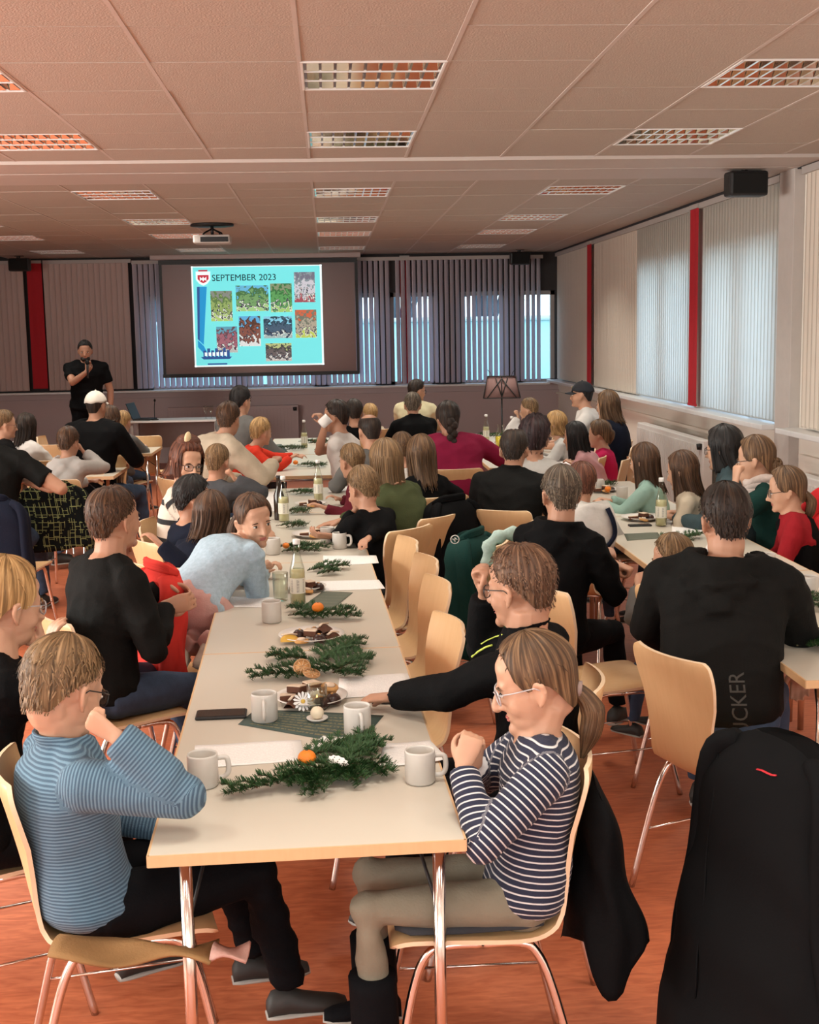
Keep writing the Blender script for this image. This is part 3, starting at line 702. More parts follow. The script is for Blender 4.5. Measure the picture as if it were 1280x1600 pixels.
def head_prims(g, H, R, s, jaw=1.0, ns=1.0):
    def e(c, r, a=None): g.ell(H+R @ (np.array(c)*s), np.array(r)*s, 10, 14, R if a is None else R @ a)
    e((0, -.012, .032), (.078, .097, .088)); e((0, .020, -.018), (.066, .070, .088)); e((0, .030, -.075), (.050*jaw, .050, .042))
    e((0, .073, -.099), (.021*jaw, .019, .018)); e((0, .069, .018), (.050, .018, .014)); e((0, .060, .050), (.05, .022, .03))
    for q in (-1, 1):
        e((q*.035, .049, -.036), (.025, .027, .030)); e((q*.031, .070, -.001), (.0165, .0135, .0125)); e((q*.0115, .0885, -.039), (.009, .009, .0075))
        Re = rotz(q*.35)
        g.tube([H+R @ (np.array(p)*s) for p in ((q*.074, .006, -.002), (q*.080, -.006, .012), (q*.086, -.022, .006), (q*.085, -.024, -.012), (q*.080, -.014, -.034), (q*.072, -.002, -.046))], np.array([.006, .007, .0075, .007, .0065, .006])*s, 7)
        e((q*.074, -.008, -.015), (.006, .016, .026), Re)
    g.tube([H+R @ (np.array(p)*s) for p in ((0, .084, .012), (0, .094, -.008), (0, .105, -.028), (0, .108, -.038), (0, .096, -.046))], np.array([.008, .0085, .010, .0115, .008])*s, 8)
    e((0, .070, -.066), (.026, .016, .018)); e((0, .079, -.0635), (.018, .0085, .005)); e((0, .077, -.0725), (.016, .0085, .0055)); e((0, .035, -.05), (.052, .048, .05))

def face_parts(root, rp, H, R, s, d):
    def P(p): return H+R @ (np.array(p)*s)
    look = d.get('look', 0); T = Matrix.Translation(-Vector(rp)); lip = G()
    hm = hair_mat(*d['hair'][:1], HAIRC[d['hair'][0]][0], HAIRC[d['hair'][0]][1])
    for q in (-1, 1):
        eye = G().ell(P((q*.031, .0790, -.003)), np.array((.0125, .0065, .0058))*s, 8, 12, R)
        ir = G().ell(P((q*.031+look*.003, .0845, -.003)), np.array((.0055, .0028, .0054))*s, 6, 10, R)
        lash = G().tube([P((q*.031+x, .0835-abs(x)*.35, -.003+.0062-abs(x)*.18)) for x in (-.014, -.007, 0, .007, .014)], np.array([.0009, .0018, .002, .0018, .0009])*s, 5)
        brow = G().tube([P((q*(.031+x), .0865-abs(x)*.42, .0135+.003*(1-abs(x)/.016)-max(0, x)*.12)) for x in (-.016, -.008, 0, .01, .018)], np.array([.0018, .0028, .003, .0024, .001])*s, 5)
        eo = None
        for g, nme, m in ((eye, 'eye', mat('eye_white', (.72, .68, .64), .3, var=0)), (ir, 'iris', mat('iris_dark', (.05, .03, .02), .2)), (lash, 'eyelash', mat('lash', (.02, .012, .01), .7)), (brow, 'eyebrow', hm)):
            o = g.obj(nme, m, None); o.data.transform(T); o.parent = eo if nme in ('iris', 'eyelash') else root
            if nme == 'eye': eo = o
    lip.ell(P((0, .0832, -.0640)), np.array((.0195, .0062, .0038))*s, 7, 12, R); lip.ell(P((0, .0822, -.0720)), np.array((.0165, .0062, .0046))*s, 7, 12, R)
    o = lip.obj('lips', mat('lips', (.42, .13, .11), .45), None); o.data.transform(T); o.parent = root
    if d.get('glasses'):
        g = G(); gc = d['glasses']
        for q in (-1, 1):
            loop = []
            for a in np.linspace(0, 2*np.pi, 17)[:-1]:
                x = math.copysign(abs(math.cos(a))**.7, math.cos(a))*.0235; z = math.copysign(abs(math.sin(a))**.7, math.sin(a))*.0185
                loop.append(P((q*.032+x, .0985-abs(q*.032+x)*.22, -.006+z)))
            L_ = np.array(loop+loop[:2]); g.tube(L_, .0019*s, 5, cap=False)
            g.tube([P((q*.056, .087, .003)), P((q*.076, .050, .004)), P((q*.082, -.002, .004)), P((q*.083, -.020, -.008))], .0017*s, 5)
        g.tube([P((-.0095, .0965, -.001)), P((0, .100, .002)), P((.0095, .0965, -.001))], .0017*s, 5)
        o = g.obj('glasses', mat('glasses_'+gc, dict(dark=(.02, .02, .02), silver=(.5, .48, .5), brown=(.18, .08, .05))[gc], .3, .3), None); o.data.transform(T); o.parent = root
        for q in (-1, 1):
            g = G().ell(P((q*.032, .0915, -.006)), np.array((.0215, .0015, .0165))*s, 5, 14, R @ rotz(-q*.2))
            l_ = g.obj('lens', mat_glass('spectacle_lens', (.97, .98, 1), .9), None); l_.data.transform(T); l_.parent = o

def hand_prims(g, W_, D, N_, s, pose, side):
    """W_ wrist, D direction, N_ palm normal (palm side), s scale, side +1 thumb towards cross(D,N)"""
    D = nm(D); N_ = nm(N_-D*(N_ @ D)); S = np.cross(D, N_)*side
    def P(x, y, z): return W_+(D*x+S*y+N_*z)*s
    g.loft([[P(x, w*math.cos(a), t*math.sin(a)) for a in np.linspace(0, 2*np.pi, 10, endpoint=False)] for x, w, t in ((-.015, .026, .019), (.02, .032, .017), (.05, .040, .015), (.085, .042, .013), (.097, .036, .010))])
    curl = {'flat': (8, 10, 8), 'relax': (25, 30, 20), 'fist': (78, 88, 60), 'grip': (48, 50, 30), 'clasp': (62, 60, 40)}[pose]
    for k, (y, L, r, ex) in enumerate(((.031, .072, .0088, 0), (.0105, .080, .0090, 3), (-.0105, .075, .0086, 7), (-.030, .060, .0078, 12))):
        p = np.array([.086, y, 0.0]); a = 0; pts = [P(*(p-[.02, 0, 0])), P(*p)]; spread = y*(.9 if pose in ('flat', 'relax') else .2)
        for j, fr in enumerate((.45, .32, .23)):
            a += R_(curl[j]+(ex if pose != 'flat' else 0)*(.5))
            p = p+np.array([math.cos(a), spread*.6, math.sin(a)])*L*fr*np.array([1, 1, 1]); pts.append(P(*p))
        g.tube(cr(pts, 3), np.linspace(r, r*.78, len(cr(pts, 3)))*s, 7)
        g.ell(pts[-1], (r*.8*s,)*3, 5, 7)
    if pose == 'flat': tp = ((.01, .022, .002), (.035, .045, .008), (.062, .062, .010), (.082, .068, .012))
    elif pose == 'fist': tp = ((.01, .022, .006), (.035, .040, .022), (.062, .038, .038), (.078, .018, .046))
    else: tp = ((.01, .022, .004), (.035, .044, .016), (.062, .052, .030), (.082, .046, .040))
    q = cr([P(*p) for p in tp], 3); g.tube(q, np.linspace(.0135, .0088, len(q))*s, 7); g.ell(q[-1], (.0085*s,)*3, 5, 7)

def ik(S_, W_, l1, l2, hint):
    d = W_-S_; L = np.linalg.norm(d)
    if L > (l1+l2)*.995: W_ = S_+d/L*(l1+l2)*.995; d = W_-S_; L = np.linalg.norm(d)
    u = d/L; a = (l1*l1-l2*l2+L*L)/(2*L); h = math.sqrt(max(l1*l1-a*a, 1e-6)); hv = nm(hint-u*(hint @ u))
    return S_+u*a+hv*h, W_

HAIRC = dict(brown=((.060, .028, .014), (.15, .075, .038)), dark=((.018, .010, .007), (.055, .032, .020)), black=((.008, .006, .006), (.026, .020, .018)), blond=((.33, .185, .07), (.58, .37, .17)),
             sand=((.15, .085, .038), (.31, .19, .095)), grey=((.070, .048, .032), (.24, .185, .13)), gbrown=((.095, .045, .024), (.24, .13, .075)), auburn=((.085, .026, .013), (.20, .072, .036)), mid=((.088, .045, .021), (.22, .125, .062)), curl=((.02, .008, .010), (.06, .03, .03)))

def scalp(u, th, T):
    """point on the scalp: u azimuth (0 front, +right), th angle from crown; head-local metres"""
    x = math.sin(th)*math.sin(u); y = math.sin(th)*math.cos(u); z = math.cos(th)
    back = min(1, max(0, .35-math.cos(u))/.9)
    if z < 0:   # behind the ears the hair follows the skull down to the nape
        k = back*min(1, -z*1.6); f = (1-k)+k*(max(.02, math.sin(th))**.45)/max(.02, math.sin(th)); x *= f*(1-.12*k); y *= f*(1-.06*k); z *= 1+.42*k
    return np.array([x*(.078+T), y*(.097+T), z*(.088+T)])+np.array([0, -.012, .032])
def hair(root, rp, H, R, s, d, bodyback):
    kind = d['hair'][1]; cn = d['hair'][0]; m = hair_mat(cn, *HAIRC[cn]); g = G(); rr = random.Random(hash(d['label']) % 1000 if False else len(d['label'])*7+int(d['head'][0]))
    def Wp(p): return H+R @ (np.array(p)*s)
    opt = d['hair'][2] if len(d['hair']) > 2 else {}
    Tk = opt.get('t', .012 if kind in ('short', 'buzz') else .014); bald = opt.get('bald', 0)
    if d.get('cap'): Tk = .003
    def thmax(u):
        a = abs((u+math.pi) % (2*math.pi)-math.pi)   # 0 front .. pi back
        fr = R_(opt.get('front', 54)); side = R_(91 if kind in ('short', 'buzz') else 112); back = R_(opt.get('back', 134 if kind in ('short', 'buzz') else 142))
        if a < .75: return fr+(R_(60)-fr)*(a/.75)**2
        if a < 1.25: return R_(60)+(side-R_(60))*((a-.75)/.5)
        if a < 1.75: return side+(R_(104)-side)*((a-1.25)/.5)
        return R_(104)+(back-R_(104))*min(1, (a-1.75)/.7)
    nu, nv = 48, 14; ph = [rr.uniform(0, 6.28) for _ in range(6)]
    P = []; Pi = []
    for i in range(nu):
        u = 2*np.pi*i/nu; row = []; ri = []; tm = thmax(u)
        for j in range(nv):
            v = j/(nv-1); th = tm*v if not bald else R_(bald)+(tm-R_(bald))*v
            edge = min(1, (1-v)*7)**.5 if kind in ('short', 'buzz') or abs((u+math.pi) % (2*math.pi)-math.pi) < 1.0 else 1
            if bald: edge *= min(1, v*5+.02)**.5
            nzv = .5+.25*math.sin(u*9+ph[0]+v*3)+.15*math.sin(u*17+ph[1]-v*2)+.1*math.sin(u*31+ph[2])
            top = 1+opt.get('top', .5)*max(0, math.cos(th))
            low = 1-.55*max(0, (v-.45)/.55) if kind in ('short', 'buzz') else 1
            T = Tk*(.55+.6*nzv)*edge*top*low
            if opt.get('curly'): T += .010*math.sin(u*11+v*14+ph[3])*math.sin(v*17+u*5)*edge
            row.append(Wp(scalp(u, th, T))); ri.append(Wp(scalp(u, th, -.004)))
        P.append(row); Pi.append(ri)
    g.grid(np.array(P), cu=True, uv=[[(i/nu*1.0, j/nv) for j in range(nv)] for i in range(nu)])
    # tufts
    nt = int(opt.get('tufts', 260)*1.8) if kind in ('short', 'buzz') else 40
    tl = opt.get('tl', .030 if kind == 'short' else .04)*s
    if d.get('cap'): nt = 0
    cen = H+R @ (np.array((0, -.012, .030))*s); TV = []; TF = []; TU = []
    for k in range(nt):
        u = rr.uniform(0, 2*np.pi); tm = thmax(u); v = math.sqrt(rr.uniform(.0, .95)); th = tm*v if not bald else R_(bald+3)+(tm-R_(bald+3))*v
        p = Wp(scalp(u, th, Tk*.75)); q = Wp(scalp(u+rr.uniform(-.15, .15), min(th+.25, tm+.06), Tk*.9)); n_ = nm(p-cen); t_ = nm(q-p+n_*opt.get('lift', .0)*.02+rr.uniform(-.3, .3)*np.cross(n_, q-p)*1.0)
        sd = np.cross(n_, t_)*(opt.get('tw', .0022)*s); L = min(tl*rr.uniform(.6, 1.2), (tm-th)*.085*s+.002*s); lf = n_*.0035*s*(1+opt.get('lift', 0))
        b = len(TV); TV += [p-sd, p+sd, p+t_*L*.5-sd*.8+lf, p+t_*L*.5+sd*.8+lf, p+t_*L+lf*.5]; TF += [(b, b+1, b+3, b+2), (b+2, b+3, b+4)]
        uu = rr.random(); TU += [(uu, 0), (uu+.01, 0), (uu, .5), (uu+.01, .5), (uu, 1)]
    if TV: g.add(TV, TF, TU)
    bk = bodyback  # unit vector pointing behind the person
    if kind in ('long', 'bob'):
        Lh = opt.get('len', .30)*s; u0 = opt.get('u0', 1.15); nu2, nv2 = 34, 12; PP = []; Q = []
        for i in range(nu2):
            u = u0+(2*np.pi-2*u0)*i/(nu2-1); a = abs((u+math.pi) % (2*math.pi)-math.pi)
            row = []; ri = []
            base = Wp(scalp(u, R_(88), Tk)); out = R @ np.array([math.sin(u), math.cos(u), 0]); out = nm(out*np.array([1, 1, .0]))
            cl = .006*math.sin(u*13+ph[0])+.004*math.sin(u*29+ph[1]); LL = Lh*(1-.10*abs(math.sin(u*7+ph[4])))
            start = Wp(scalp(u, R_(42), Tk*.55))
            for j in range(nv2):
                v = j/(nv2-1)
                if v < .15: p = Wp(scalp(u, R_(42+46*v/.15), Tk*(.55+.45*v/.15)))
                else:
                    w = (v-.15)/.85
                    p = base+np.array([0, 0, -1])*LL*w - out*(.018*s*w if a < 2 else .03*s*w*(1-.6*w)) + bk*(.055*s*w*w if a > 1.6 else .01*s*w) + out*cl*s*(.4+w)
                row.append(p); ri.append(p-out*.014*s*(1-.6*v))
            PP.append(row+ri[::-1])
        g.grid(np.array(PP), cv=True, uv=[[(i/nu2*.7, min(j, 2*nv2-1-j)/nv2) for j in range(2*nv2)] for i in range(nu2)])
        for k in range(60):     # loose strands
            i = rr.randrange(1, nu2-1); w = np.array(PP[i][:nv2]); off = rr.uniform(-.01, .01)*s; o_ = nm(w[3]-H)*(.004+rr.random()*.006)*s
            rm = np.linspace(0, 1, nv2-1)[:, None]**.7; g.tube(w[1:]+(o_+np.array([off, off*.5, -rr.uniform(0, .03)*s]))*rm-o_*.3*(1-rm), np.linspace(.0030, .0012, nv2-1)*s, 3, cap=False, sw=True)
    def tail(pts, rad, n=10, ridges=5):
        c = cr(pts, 5); r = np.interp(np.linspace(0, 1, len(c)), np.linspace(0, 1, len(rad)), rad)*s
        g.tube(c, r, n, sw=True)
        for k in range(ridges*4):
            o_ = np.array([rr.uniform(-1, 1), rr.uniform(-1, 1), rr.uniform(-.3, .3)]); o_ = nm(o_)
            g.tube(c+o_[None]*r[:, None]*.85, np.clip(r*.22, .001, .01), 4, cap=False, sw=True)
    if kind == 'pony':
        p0 = Wp(opt.get('tie', (0, -.105, -.01))); Lh = opt.get('len', .22)*s; bb = nm(p0-H)
        pts = [Wp(np.array(opt.get('tie', (0, -.105, -.01)))*.85), p0, p0+bb*.035*s+np.array([0, 0, -.25*Lh]), p0+bb*.03*s+np.array([0, 0, -.6*Lh]), p0+bb*.01*s+np.array([0, 0, -Lh])]
        tail(pts, [.020, .016, .028, .026, .005])
        o = G().tube([p0-bb*.006*s, p0+bb*.008*s], .021*s, 10).obj('hair_tie', mat('hair_tie', (.25, .18, .16), .7), None); o.data.transform(Matrix.Translation(-Vector(rp))); o.parent = root
    if kind == 'braid':
        p0 = Wp((0, -.10, -.02)); Lh = opt.get('len', .38)*s; sw = np.array(opt.get('side', (0, 0, 0)), float)*s
        for k in range(15):
            v = k/14; c = p0+bk*(.02+.05*math.sin(v*2.2))*s+np.array([0, 0, -Lh*v])+sw*v; r = (.034 if v < .9 else .02)*(1-.35*v)*s
            sd = np.array([-bk[1], bk[0], 0])*(.012*s*(1 if k % 2 else -1))
            g.ell(c+sd, (r*1.0, r*1.0, r*1.15), 6, 9)
        tail([p0+bk*.05*s+np.array([0, 0, -Lh])+sw, p0+bk*.05*s+np.array([0, 0, -Lh-.06*s])+sw], [.02, .004])
    if kind == 'bun':
        c0 = opt.get('at', (0, -.10, .06)); p0 = Wp(c0); rb = opt.get('r', .042)*s
        g.ell(p0, (rb, rb, rb*.85), 9, 12)
        for k in range(9):
            a = k*.7; ax = nm(np.array([math.cos(a), math.sin(a), .4*math.sin(a*2.3)])); t_ = nm(np.cross(ax, (0, 0, 1.0))); b_ = np.cross(ax, t_)
            g.tube([p0+(t_*math.cos(x)+b_*math.sin(x))*rb*.98 for x in np.linspace(0, 5.6, 12)], rb*.17, 5)
    o = g.obj('hair', m, None); o.data.transform(Matrix.Translation(-Vector(rp))); o.parent = root
    return o

def folds(seed, amp, k=34.0):
    r = np.random.default_rng(seed); D = r.normal(size=(5, 3)); D /= np.linalg.norm(D, axis=1)[:, None]; D[:, 2] *= 1.6; ph = r.uniform(0, 6.28, 5); kk = k*r.uniform(.6, 1.6, 5)
    W2 = r.normal(size=(3, 3))*7
    def f(p):
        w = np.sin(p @ W2.T+ph[:3]); q = p+w*.030
        x = np.zeros(len(p))
        for i in range(5): x += (1-np.abs(np.sin(q @ D[i]*kk[i]*.5+ph[i])))**1.5*2-1.0
        return x/5*amp*2.2*(.35+.65*np.clip(w[:, 0]+.4, 0, 1))
    return f

SHOE = {}
def shoe(root, rp, ankle, d, s, m):
    d = nm(np.array([d[0], d[1], 0])); S = np.array([d[1], -d[0], 0]); g = G(); z0 = ankle[2]-.075*s
    rings = []
    for x, w, h, b in ((-.075, .028, .055, 0), (-.06, .034, .085, 0), (-.01, .036, .095, 0), (.04, .040, .070, 0), (.10, .046, .052, 0), (.145, .042, .042, 0), (.172, .026, .028, .004)):
        rings.append([ankle*np.array([1, 1, 0])+d*x*s+S*w*s*math.cos(a)+np.array([0, 0, z0+(b+h*.5)*s+h*.5*s*math.sin(a)]) for a in np.linspace(0, 2*np.pi, 12, endpoint=False)])
    g.loft(rings); o = g.obj('shoe', m, None); o.data.transform(Matrix.Translation(-Vector(rp))); o.parent = root
    g = G(); g.loft([[ankle*np.array([1, 1, 0])+d*x*s+S*w*s*math.cos(a)+np.array([0, 0, z0+.009*s+.010*s*math.sin(a)]) for a in np.linspace(0, 2*np.pi, 12, endpoint=False)] for x, w in ((-.078, .026), (-.05, .036), (.04, .040), (.11, .047), (.15, .042), (.176, .022))])
    q = g.obj('sole', mat('sole', (.35, .33, .30), .8), None); q.data.transform(Matrix.Translation(-Vector(rp))); q.parent = o

PEOPLE = []
def person(d):
    px, py, Y = d['head']; H = aty(px, py, Y); kid = d.get('kid', False); hs = d.get('hs', .90 if kid else 1.0)
    by = R_(d.get('yaw', 0)); b = np.array([math.sin(by), math.cos(by), 0]); sx = np.array([math.cos(by), -math.sin(by), 0]); Z = np.array([0, 0, 1.0])
    hy = d.get('face', d.get('yaw', 0)); R = head_ax(hy, d.get('pitch', 5), d.get('roll', 0))
    lean = R_(d.get('lean', 8)); stand = d.get('stand', False); seat = d.get('seat', .455)
    N = H-(nm(Z+b*math.sin(lean)*.6)*.124+R[:, 1]*.022)*hs
    hipz = seat+.085 if not stand else .93
    cl = max(.45, math.cos(lean*.8))
    s = d.get('s') or float(np.clip((N[2]-hipz)/(.545*cl), .62, 1.16))
    if stand: s = 1.03
    wd = d.get('w', 1.0); near = Y < 6; vx = d.get('v', .0058 if near else (.0085 if Y < 9 else .011))
    if 'hip' in d: Pv = np.array(d['hip'], float)
    else:
        Ls = .545*s; Pv = N-(Z*math.cos(lean)+b*math.sin(lean))*Ls
        if not stand: Pv[2] = max(Pv[2], hipz-.03)
    D = nm(N-Pv); Ls = np.linalg.norm(N-Pv); F_ = nm(b-D*(b @ D)) if abs(b @ D) < .98 else nm(-Z); X_ = np.cross(F_, D); X_ = sx if X_ @ sx > .2 else X_
    if X_ @ sx < 0: X_ = -X_
    sh_yaw = R_(d.get('twist', 0))
    def spine(t): return Pv+D*Ls*t-F_*.035*s*math.sin(max(0, min(1, t))*math.pi)*(1.4 if lean > .3 else 1)
    def Xt(t):
        a = sh_yaw*max(0, min(1, t)); return X_*math.cos(a)-F_*math.sin(a), F_*math.cos(a)+X_*math.sin(a)
    belly = d.get('belly', 0)
    prof = ((-.10, .10, .075), (-.04, .160, .115), (.04, .178, .128), (.2, .160+.03*belly, .115+.04*belly), (.4, .152+.04*belly, .110+.05*belly), (.58, .165+.01*belly, .116), (.74, .184, .116), (.86, .178, .100), (.93, .130, .082), (.99, .082, .066), (1.04, .060, .058))
    def torso(g, inf, t0=-.2, t1=1.1, tk=1.0):
        rings = []
        for t, w, dp in prof:
            if t < t0 or t > t1: continue
            X, Fq = Xt(t); c = spine(t)+Fq*(.012*s if .2 < t < .8 else 0)
            rings.append([c+X*math.copysign(abs(math.cos(a))**.85, math.cos(a))*(w*s*wd*tk+inf)+Fq*math.copysign(abs(math.sin(a))**.9, math.sin(a))*(dp*s*wd*tk+inf) for a in np.linspace(0, 2*np.pi, 20, endpoint=False)])
        g.loft(rings)
    sh = []
    for q in (-1, 1):
        X, Fq = Xt(.87); sh.append(spine(.865)+X*q*.172*s*wd+D*(-.005)*s)
    hands = d.get('hands', {}); arms = []
    for i, q in enumerate((-1, 1)):
        key = 'L' if q < 0 else 'R'; hd = hands.get(key, {})
        if 'px' in hd: Wt = aty(*hd['px'])
        elif 'tz' in hd: Wt = atz(*hd['tz'], TZ+.035)
        elif 'off' in hd: o_ = hd['off']; Wt = H+(R[:, 0]*o_[0]+R[:, 1]*o_[1]+R[:, 2]*o_[2])*hs
        elif stand: Wt = sh[i]+Z*(-.52*s)+sx*q*.06
        elif hd.get('lap', d.get('lap', False)): Wt = Pv+b*.30*s+sx*q*.09*s+Z*.10
        else: Wt = Pv+b*.44*s+sx*q*.11*s; Wt[2] = TZ+.04
        hint = np.array(hd.get('hint', tuple(sx*q*.8-Z*.9-b*.2)), float)
        E_, Wt = ik(sh[i], Wt, .285*s, .245*s, hint); arms.append((sh[i], E_, Wt, hd))
    # body: head, neck, trunk core, arms, hands in one skin
    g = G(); head_prims(g, H, R, hs, d.get('jaw', 1.0), .62 if kid else 1.0); g.ell(H+R @ (np.array((0, -.045, -.045))*hs), (.052*hs, .040*hs, .060*hs), 7, 9)
    nb = H+R @ (np.array((0, -.022, -.060))*hs); nk = [nb, nb*.5+N*.5-F_*.002, N, spine(.93)]
    nr = .054*hs if not kid else .046
    g.tube(nk, [nr*.98*d.get('neck', 1), nr*d.get('neck', 1), nr*1.12, nr*1.5], 12); torso(g, -.010, -.05, 1.0, .94)
    short = d.get('sleeve') == 'short'
    for (S_, E_, Wt, hd) in arms:
        rr_ = np.array([.048, .046, .038, .037, .031, .0235])*s*min(wd, 1.1)
        pp = [S_, S_*.5+E_*.5, E_, E_*.72+Wt*.28, E_*.35+Wt*.65, Wt]
        g.tube(pp, rr_-(0 if short else .003), 10); g.ell(S_, (.048*s,)*3, 6, 8); g.ell(E_, (.036*s,)*3, 6, 8)
        fd = nm(Wt-E_); hdir = np.array(hd.get('dir', fd), float); side = 1 if S_ is arms[0][0] else -1
        pn = np.array(hd.get('palm', (0, 0, -1)), float)
        if abs(nm(pn) @ nm(hdir)) > .9: pn = b
        # keep the thumb on the inner side: S axis = cross(D,N)*side
        inner = (sx if side == 1 else -sx); c_ = np.cross(nm(hdir), nm(pn-nm(hdir)*(nm(pn) @ nm(hdir)))); sg = 1 if c_ @ inner > 0 else -1
        hand_prims(g, Wt, hdir, pn, (.92 if kid else 1.0)*min(1.05, max(.75, s)), hd.get('pose', 'relax'), sg)
    rp = np.array([Pv[0], Pv[1], 0.0]) if not stand else np.array([N[0], N[1], 0])
    root = empty('person', rp, 0, d['label'], 'person')
    link(bake(g, 'body', vx*1.12, skin(d.get('skin', 'a')), 2, .45), 'body', root, rp)
    # garment for the trunk
    tm = d['top']; g = G(); inf = d.get('inf', .012); torso(g, inf, d.get('hem', -.2), 1.02)
    for q, (S_, E_, Wt, hd) in zip((-1, 1), arms):
        X, Fq = Xt(.9); g.tube([spine(.95)+X*q*.05*s, spine(.92)+X*q*.11*s, S_], np.array([.052, .056, .060])*s*wd, 10)
        g.ell(S_, ((.062*s+inf*.3)*min(wd, 1.15),)*3, 7, 9)
        a = .012+inf*.5
        if short:
            e2 = S_*.35+E_*.65; g.tube([S_, S_*.6+e2*.4, e2], [(.056+.01)*s, (.056+.012)*s, (.054+.016)*s], 12)
        else:
            sh_ = hd.get('cuff', .93); w2 = E_*(1-sh_)+Wt*sh_
            k_ = d.get('sw', 1.0)
            g.tube([S_, S_*.5+E_*.5, E_, E_*.75+w2*.25, E_*.35+w2*.65, E_*.08+w2*.92, w2], (np.array([.052, .051, .045, .043, .037, .031, .029])*s*min(wd, 1.12)*k_+a), 12); g.ell(E_, ((.042*s*k_+a),)*3, 7, 9)
    if d.get('hood'):
        X, Fq = Xt(1); c = spine(.97)-Fq*.01*s; hw_ = max(1, wd)
        for k in range(4):
            pts = [c+X*((.104-.004*k)*s*hw_*math.sin(a))-Fq*((.100+.012*k)*s*hw_*math.cos(a))+D*(.030-.026*k-.030*max(0, math.cos(a)))*s for a in np.linspace(-2.5, 2.5, 19)]
            g.tube(pts, np.interp(np.linspace(-1, 1, 19), [-1, -.4, 0, .4, 1], [.014, .024, .030, .024, .014])*s, 9)
        for k, (dz, w_, r_) in enumerate(((-.06, .125, .040), (-.105, .095, .042), (-.15, .055, .038))):
            c2 = spine(.97)-Fq*(.075+.050*hw_+.012*k)*s+D*dz*s
            g.ell(c2, (w_*s*hw_, r_*s, .048*s), 8, 14, np.stack([X, Fq, D], 1))
    if d.get('collar'):
        X, Fq = Xt(1)
        for k in range(3):
            pts = [spine(1.0)+X*(.074+.004*k)*s*math.sin(a)-Fq*(.070+.004*k)*s*math.cos(a)+D*(.012+.016*k)*s*(.6+.4*math.cos(a)) for a in np.linspace(-2.6, 2.6, 17)]
            g.tube(pts, .011*s, 7)
    fd = folds(int(px*3+py), d.get('fold', .0065), d.get('fk', 34.0))
    segs = [(Pv, N, 0.0)]+[(S_, E_, 1.0) for S_, E_, W_, _ in arms]+[(E_, W_, 2.0) for S_, E_, W_, _ in arms]
    def disp(co, no, me):
        n = len(co); bd = np.full(n, 9.0); st = np.zeros(n)
        for i, (A_, B_, base) in enumerate(segs):
            ab = B_-A_; L = np.linalg.norm(ab); tt = ((co-A_) @ ab)/(L*L); t = np.clip(tt, -.25 if i == 0 else 0, 1.15 if base == 2 or i == 0 else 1); q = A_+t[:, None]*ab; dist = np.linalg.norm(co-q, axis=1)/((.135 if i == 0 else .05)*s)
            val = tt*L+(.285*s if base == 2 else 0)
            if i > 0: val = val+.01
            up = dist < bd; bd[up] = dist[up]; st[up] = val[up]
        a = me.attributes.new('st', 'FLOAT', 'POINT'); a.data.foreach_set('value', st)
        return co+no*fd(co)[:, None]
    link(bake(g, d.get('topname', 'sweater'), d.get('cv', .0092 if near else (.013 if Y < 9 else .016)), tm, 3, .5, disp), d.get('topname', 'sweater'), root, rp)
    # legs
    g = G(); tr = d.get('legs', M_DENIM); feet = []
    for q in (-1, 1):
        hj = Pv+sx*q*.088*s*wd
        if stand: kn = hj+Z*(-.43)+b*.02; an = np.array([hj[0], hj[1], .085])+sx*q*.03
        elif 'knees' in d:
            kn = np.array(d['knees'][0 if q < 0 else 1], float); an = np.array(d['feet'][0 if q < 0 else 1], float)
        else:
            kn = hj+b*d.get('tl', .40)*s+sx*q*.03; kn[2] = max(seat+d.get('kz', .055)*s, .30*s); an = kn+b*d.get('shin', .06)*s; L2 = .41*s; an = np.array([an[0], an[1], max(.075*s, kn[2]-L2)])
        feet.append((an, q))
        k_ = d.get('lw', 1.0)
        g.tube([hj, hj*.5+kn*.5, kn, kn*.6+an*.4, an+Z*.02], np.array([.090, .080, .064, .058, .048])*s*k_*min(wd, 1.1), 12); g.ell(kn, (.064*s*k_,)*3, 7, 9); g.ell(hj, (.095*s*wd,)*3, 7, 9)
    pr_ = d.get('hipr', (.16*wd, .12, .09)); g.ell(Pv-Z*.01, (pr_[0]*s, pr_[1]*s, pr_[2]*s), 9, 14, np.stack([sx, b, Z], 1))
    fl = folds(int(px+py*3), .0045, 40)
    link(bake(g, 'trousers', .010 if near else .016, tr, 3, .5, lambda co, no, me: co+no*fl(co)[:, None]), 'trousers', root, rp)
    for an, q in feet:
        dr = b if 'toe' not in d else np.array(d['toe'], float); shoe(root, rp, an, dr, s, d.get('shoes', M_SHOE))
    bkv = -b
    tc_ = nm(np.array([0, 0, CZ])-H)
    if R[:, 1] @ tc_ > -.86 or d.get('glasses'): face_parts(root, rp, H, R, hs, d)
    if d['hair'][1] != 'none': hair(root, rp, H, R, hs, d, bkv)
    if d.get('cap'):
        c = d['cap']; g = G(); k0 = -1 if c.get('back') else 1
        m = mat('cap_'+c['n'], c['c'], .85, bump=.3, bscale=200)
        P = [[H+R @ (np.array([(.088)*math.sin(th)*math.sin(u), (.108)*math.sin(th)*math.cos(u), .100*math.cos(th)])*hs+np.array([0, -.012, .028])*hs+np.array([0, 0, .004*math.sin(u*6)*math.sin(th)])) for th in np.linspace(.02, R_(88), 10)] for u in np.linspace(0, 2*np.pi, 28, endpoint=False)]
        g.grid(np.array(P), cu=True); o = g.obj('cap', m, None); o.data.transform(Matrix.Translation(-Vector(rp))); o.parent = root
        md = o.modifiers.new('s', 'SOLIDIFY'); md.thickness = .003
